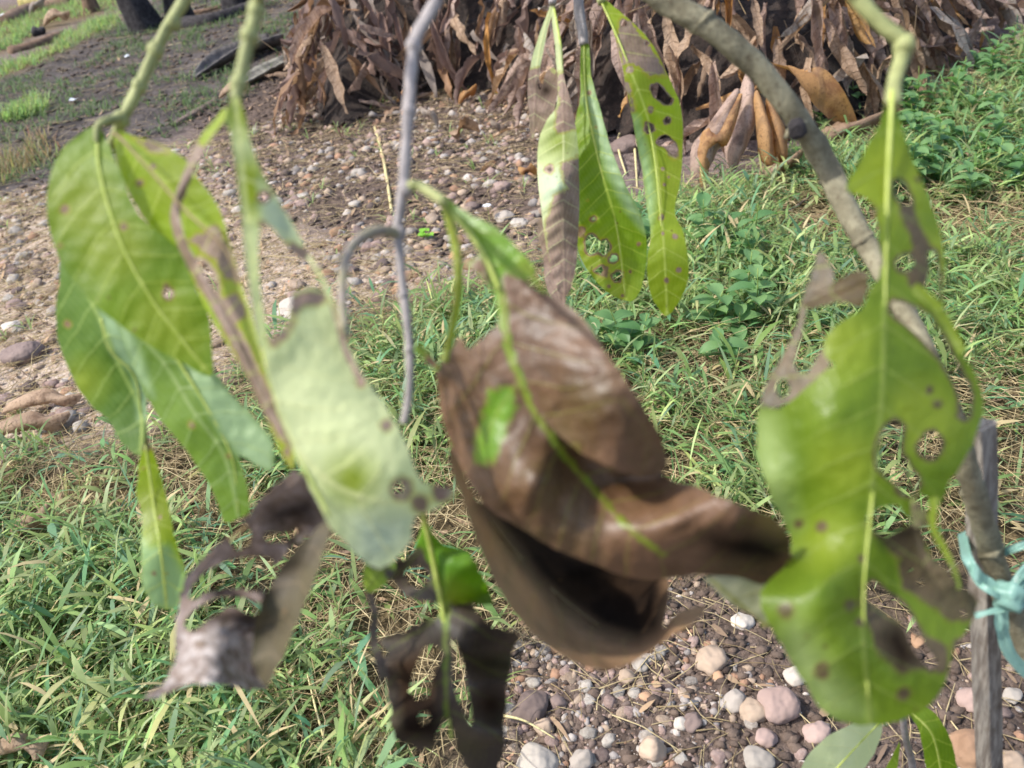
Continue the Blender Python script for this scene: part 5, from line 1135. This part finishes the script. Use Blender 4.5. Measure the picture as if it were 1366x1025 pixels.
L.sheet([(1014, 540), (1024, 510), (1040, 480), (1056, 452), (1064, 430), (1070, 400), (1082, 366), (1094, 336), (1112, 366), (1104, 384), (1088, 394), (1076, 402), (1072, 430), (1062, 470), (1060, 490), (1076, 498), (1094, 470), (1106, 452), (1104, 492), (1080, 516), (1058, 534), (1032, 544)], .375, [(1020, 540), (1060, 450), (1094, 340)], holes=[[(1036, 512), (1048, 506), (1054, 522), (1044, 532), (1036, 524)]], base=1, ctrl=[(1020, 540, .012), (1090, 350, .02), (1100, 480, .0)], corr=0, jag=2)
L.sheet([(1072, 398), (1100, 384), (1126, 368), (1156, 362), (1158, 384), (1146, 410), (1120, 402), (1094, 410), (1076, 412)], .37, [(1074, 404), (1156, 372)], base=1, ctrl=[(1074, 404, .018), (1156, 372, 0)], corr=0, jag=2)
L.sheet(ribbon([(1218, 384), (1244, 404), (1262, 430), (1284, 470)], 16, 12), .368, [(1218, 384), (1284, 470)], yel=[(1250, 420, 90)], corr=0, sp=4)
L.sheet([(1216, 664), (1228, 676), (1240, 692), (1230, 704), (1216, 700)], .368, [(1216, 664), (1230, 704)], base=.5, pale=[(1228, 684, 40)], corr=0, sp=4)
L.sheet([(1222, 706), (1238, 738), (1258, 756), (1272, 776), (1254, 784), (1238, 762), (1224, 732)], .366, [(1222, 706), (1260, 780)], base=1, corr=0, sp=4)
L.sheet(ribbon([(1248, 664), (1244, 700), (1258, 730), (1272, 758), (1280, 785)], 12, 5), .366, [(1248, 664), (1280, 785)], yel=[(1250, 700, 90)], corr=0, sp=4)
L.build('largest green leaf at right, riddled with holes and brown blotches', M['leaf_holed'], root)
L.rib([(1190, 112, .374), (1189, 150), (1184, 250), (1180, 400), (1176, 540), (1162, 680), (1152, 800), (1158, 930)], 6, 2.2, off=.0003)

# hanging cluster in the upper middle, farther back
L = LeafGeo().sheet([(736, 4), (724, 34), (712, 70), (704, 110), (706, 160), (710, 186), (716, 170), (724, 190), (736, 160), (744, 120), (740, 92), (728, 98), (722, 120), (718, 110), (724, 70), (733, 30), (739, 14)], .75, [(736, 6), (718, 80), (712, 180)], necro=[[(700, 92), (726, 90), (750, 100), (750, 200), (700, 200)]], dark=[(728, 120, 10)], corr=0, sp=3, jag=.6)
L.sheet([(739, 8), (746, 40), (752, 100), (760, 130), (767, 165), (771, 200), (773, 260), (771, 320), (766, 370), (754, 397), (742, 386), (735, 360), (729, 330), (722, 280), (717, 230), (719, 186), (730, 160), (742, 142), (744, 110), (740, 60), (736, 24)], .73, [(740, 10), (750, 110), (752, 200), (752, 300), (754, 394)], ctrl=[(740, 10, .02), (750, 140, 0), (745, 250, -.012), (718, 240, .008), (772, 250, .006), (754, 396, .014)],
    necro=[[(744, 96), (754, 100), (770, 150), (768, 172), (745, 178), (740, 170), (746, 140)], [(748, 222), (775, 206), (775, 330), (760, 400), (735, 390), (728, 300), (740, 262), (757, 252)]], yel=[(745, 190, 22)], pale=[[(718, 225), (745, 228), (755, 250), (735, 268), (722, 280)]], holes=[(733, 226, 3.5)], corr=.0005, cup=.003, W=28, sp=3, jag=.5)
L.sheet([(722, 290), (730, 320), (737, 356), (744, 386), (754, 398), (752, 408), (738, 398), (728, 380), (724, 340), (717, 310)], .742, [(722, 290), (748, 402)], base=1, corr=0, sp=3)
L.build('narrow folded leaf, green above and grey-brown below, leftmost of the hanging cluster', M['leaf_pale'], root); L.rib([(739, 10), (748, 60), (751, 110), (756, 170)], 2.6, 1.6)
L = LeafGeo().sheet([(776, 48), (786, 62), (789, 102), (802, 150), (816, 200), (836, 250), (856, 290), (863, 330), (859, 370), (850, 396), (838, 402), (820, 396), (803, 384), (785, 362), (772, 336), (768, 296), (770, 240), (768, 200), (767, 165), (774, 130), (774, 90)], .75, [(780, 55), (782, 130), (800, 220), (822, 300), (836, 400)], ctrl=[(780, 55, .01), (800, 220, 0), (770, 250, .012), (862, 330, .016), (836, 400, .02), (830, 240, -.006)],
    holes=[[(782, 318), (790, 313), (800, 322), (808, 320), (814, 330), (806, 341), (798, 336), (788, 340), (782, 334)], (819, 346, 5), (800, 361, 5), (824, 369, 6), (792, 292, 2.5)], necro=[(774, 309, 7), (784, 268, 2), (805, 362, 8), (841, 363, 3), (852, 326, 3), (830, 395, 3), (800, 388, 3), (812, 382, 3), (786, 124, 3), (795, 170, 2)], yel=[(790, 350, 40), (825, 385, 24)], pale=[[(778, 130), (790, 110), (804, 152), (838, 250), (864, 300), (862, 312), (835, 280), (806, 218), (790, 160)]], corr=.0005, cup=.002, W=45, sp=3.5, jag=.5)
L.build('green leaf with a cluster of small holes near its foot, middle of the hanging cluster', M['leaf'], root); L.rib([(779, 58), (782, 130), (800, 220), (822, 300), (834, 396)], 2.4, 1.0)
L = LeafGeo().sheet([(798, -6), (820, 10), (846, 32), (872, 62), (892, 104), (908, 142), (911, 190), (908, 240), (900, 282), (912, 312), (919, 360), (910, 396), (891, 421), (880, 414), (867, 390), (863, 350), (868, 312), (862, 270), (857, 230), (849, 190), (842, 150), (834, 110), (824, 62), (811, 24)], .71, [(801, 0), (836, 80), (870, 180), (884, 300), (890, 418)], ctrl=[(801, 0, .01), (860, 150, 0), (910, 200, .014), (850, 200, .012), (890, 420, .016), (890, 340, -.006)],
    holes=[[(868, 116), (876, 112), (884, 118), (892, 128), (898, 134), (890, 140), (880, 134), (872, 128)], (866, 171, 6.5), [(876, 190), (886, 180), (896, 186), (904, 200), (898, 206), (886, 196)], (890, 161, 4), (832, 32, 4), (862, 58, 3)],
    necro=[[(830, 24), (842, 30), (866, 62), (886, 90), (888, 100), (868, 102), (846, 86), (830, 84), (822, 52)], (868, 147, 4.5), (841, 93, 5), (898, 203, 8), (884, 226, 3), (886, 246, 3), (882, 290, 4), (900, 316, 4), (889, 374, 4), (905, 360, 4), (892, 236, 2), (884, 312, 2.4), [(832, 100), (842, 120), (848, 150), (842, 150)]], yel=[(885, 220, 60), (885, 380, 50), (860, 110, 30)], pale=[[(843, 150), (852, 158), (866, 210), (874, 260), (872, 290), (864, 310), (860, 250), (850, 200)]], corr=.0003, cup=.002, W=40, sp=3.2, jag=.6, halo=2.2)
L.build('bright yellow-green spotted leaf with a brown upper half, rightmost of the hanging cluster', M['leaf_lime'], root); L.rib([(801, 0), (836, 80), (868, 180), (882, 300), (889, 410)], 2.2, 1.0)

# mint raffia tie round stem and stake
M['raffia'] = (lambda N: N.out(N.thin(N.mix(N.noise(N.pos(), 160, 5, .7), srgb(112, 156, 140), srgb(160, 196, 182)), srgb(140, 190, 172), .3, .35, .5)))(NT('mint_raffia'))
tie = empty('ribbon_tie', TIE_P); tag(tie, 'mint green plastic raffia tying the sapling stem to the wooden stake', 'tie')
def strip(pts, w, name, parent, nu=5, crump=.25):
    c = catmull([list(P(x, y, d)) for x, y, d in pts], 7); n = len(c); v = []; f = []
    for j in range(n):
        p_ = Vector(c[j]); d = (Vector(c[min(j + 1, n - 1)]) - Vector(c[max(j - 1, 0)])).normalized(); vw = (CO - p_).normalized()
        s_ = d.cross(vw).normalized(); t = j / (n - 1); hw = w * .5 * D_TIE / FPX * (1 + .25 * noise.noise(Vector((j * .35, w, 2))))
        for k in range(nu + 1):
            u = k / nu * 2 - 1; v.append(p_ + s_ * u * hw + vw * hw * crump * math.sin(k * 2.3 + j * .35))
    for j in range(n - 1):
        for k in range(nu): a = j * (nu + 1) + k; f.append((a, a + 1, a + nu + 2, a + nu + 1))
    o_ = link(mesh(name, v, f, M['raffia']), name, parent); return o_
dt = D_TIE - .065
strip([(1284, 712, D_TIE), (1290, 745, dt), (1312, 772, dt), (1340, 788, dt), (1368, 796, dt + .03)], 11, 'ribbon_band', tie)
strip([(1286, 740, D_TIE), (1306, 778, dt - .004), (1345, 800, dt - .006), (1372, 800, dt + .03)], 7, 'ribbon_band', tie)
strip([(1330, 742, dt + .05), (1352, 732, dt), (1400, 716, dt)], 9, 'ribbon_band', tie, crump=.5); strip([(1300, 822, dt), (1330, 814, dt - .004), (1378, 806, dt)], 7, 'ribbon_band', tie)
strip([(1345, 795, dt), (1360, 770, dt - .006), (1400, 738, dt)], 8, 'ribbon_band', tie, crump=.6)
strip([(1340, 800, dt + .004), (1336, 830, dt + .01), (1346, 870, dt + .02), (1372, 900, dt + .03)], 15, 'ribbon_end', tie, crump=.4)
for k in range(22):
    y0 = random.uniform(-14, 14); strip([(1284 + random.uniform(0, 10), 716 + y0, D_TIE), (1296, 752 + y0, dt - .003), (1318, 778 + y0 * .6, dt - .004), (1345 + random.uniform(-8, 8), 794 + y0 * .4, dt - .006)], random.uniform(2, 4.5), 'ribbon_strand', tie, 2)
for k in range(20):
    y0 = random.uniform(-20, 20); strip([(1342, 796, dt - .004), (1358, 775 + y0 * .6, dt - .006), (1405, 736 + y0, dt)], random.uniform(2, 4.5), 'ribbon_strand', tie, 2)
vs, fs = ico(3, 9, (.009, .009, .011), .4); c0 = P(1345, 796, dt - .006); link(mesh('knot', [c0 + Vector(q) for q in vs], fs, M['raffia']), 'knot', tie)

# seedling under the big holed leaf
sg = G(1222, 1120); sr = empty('seedling', (sg.x, sg.y, 0)); tag(sr, 'light green seedling below the largest holed leaf', 'seedling'); sd_ = .72
pp = [sg - Vector((0, 0, .01)), P(1218, 1030, .80), P(1208, 985, .75), P(1204, 955, .72), P(1200, 945, .71)]
v, f = tube(pp, [.0034, .0032, .003, .0026, .002], 8, 6, .1); link(mesh('stem', v, f, M['twig_grey']), 'stem', sr)
L = LeafGeo().sheet([(1150, 962), (1176, 966), (1170, 996), (1150, 1030), (1120, 1060), (1086, 1070), (1066, 1052), (1072, 1018), (1096, 988), (1124, 972)], .70, [(1172, 966), (1130, 1010), (1084, 1062)], ctrl=[(1172, 966, 0), (1130, 1010, -.004), (1084, 1062, .02), (1150, 1030, .008)], corr=.0003, sp=5, cup=.002, W=50)
L.build(None, M['leaf_seed'] if 'leaf_seed' in M else M['leaf_pale'], sr); L.rib([(1200, 948, .71), (1186, 956, .70), (1172, 966), (1130, 1010), (1090, 1056)], 2.6, 1.2)
L = LeafGeo().sheet([(1214, 952), (1236, 944), (1258, 966), (1272, 1000), (1276, 1030), (1262, 1050), (1240, 1040), (1232, 1006), (1226, 974)], .72, [(1216, 952), (1244, 980), (1258, 1040)], ctrl=[(1216, 952, 0), (1244, 980, -.004), (1258, 1040, .02), (1275, 1010, .012)], corr=.0004, sp=5, cup=.004, W=26)
L.build(None, M['leaf'], sr); L.rib([(1204, 952, .715), (1216, 952), (1244, 982), (1256, 1036)], 2.4, 1.2)
L = LeafGeo().sheet([(1200, 990), (1190, 1010), (1172, 1040), (1150, 1070), (1170, 1066), (1190, 1050), (1198, 1020)], .74, [(1198, 992), (1160, 1066)], sp=5)
L.build(None, M['leaf'], sr)
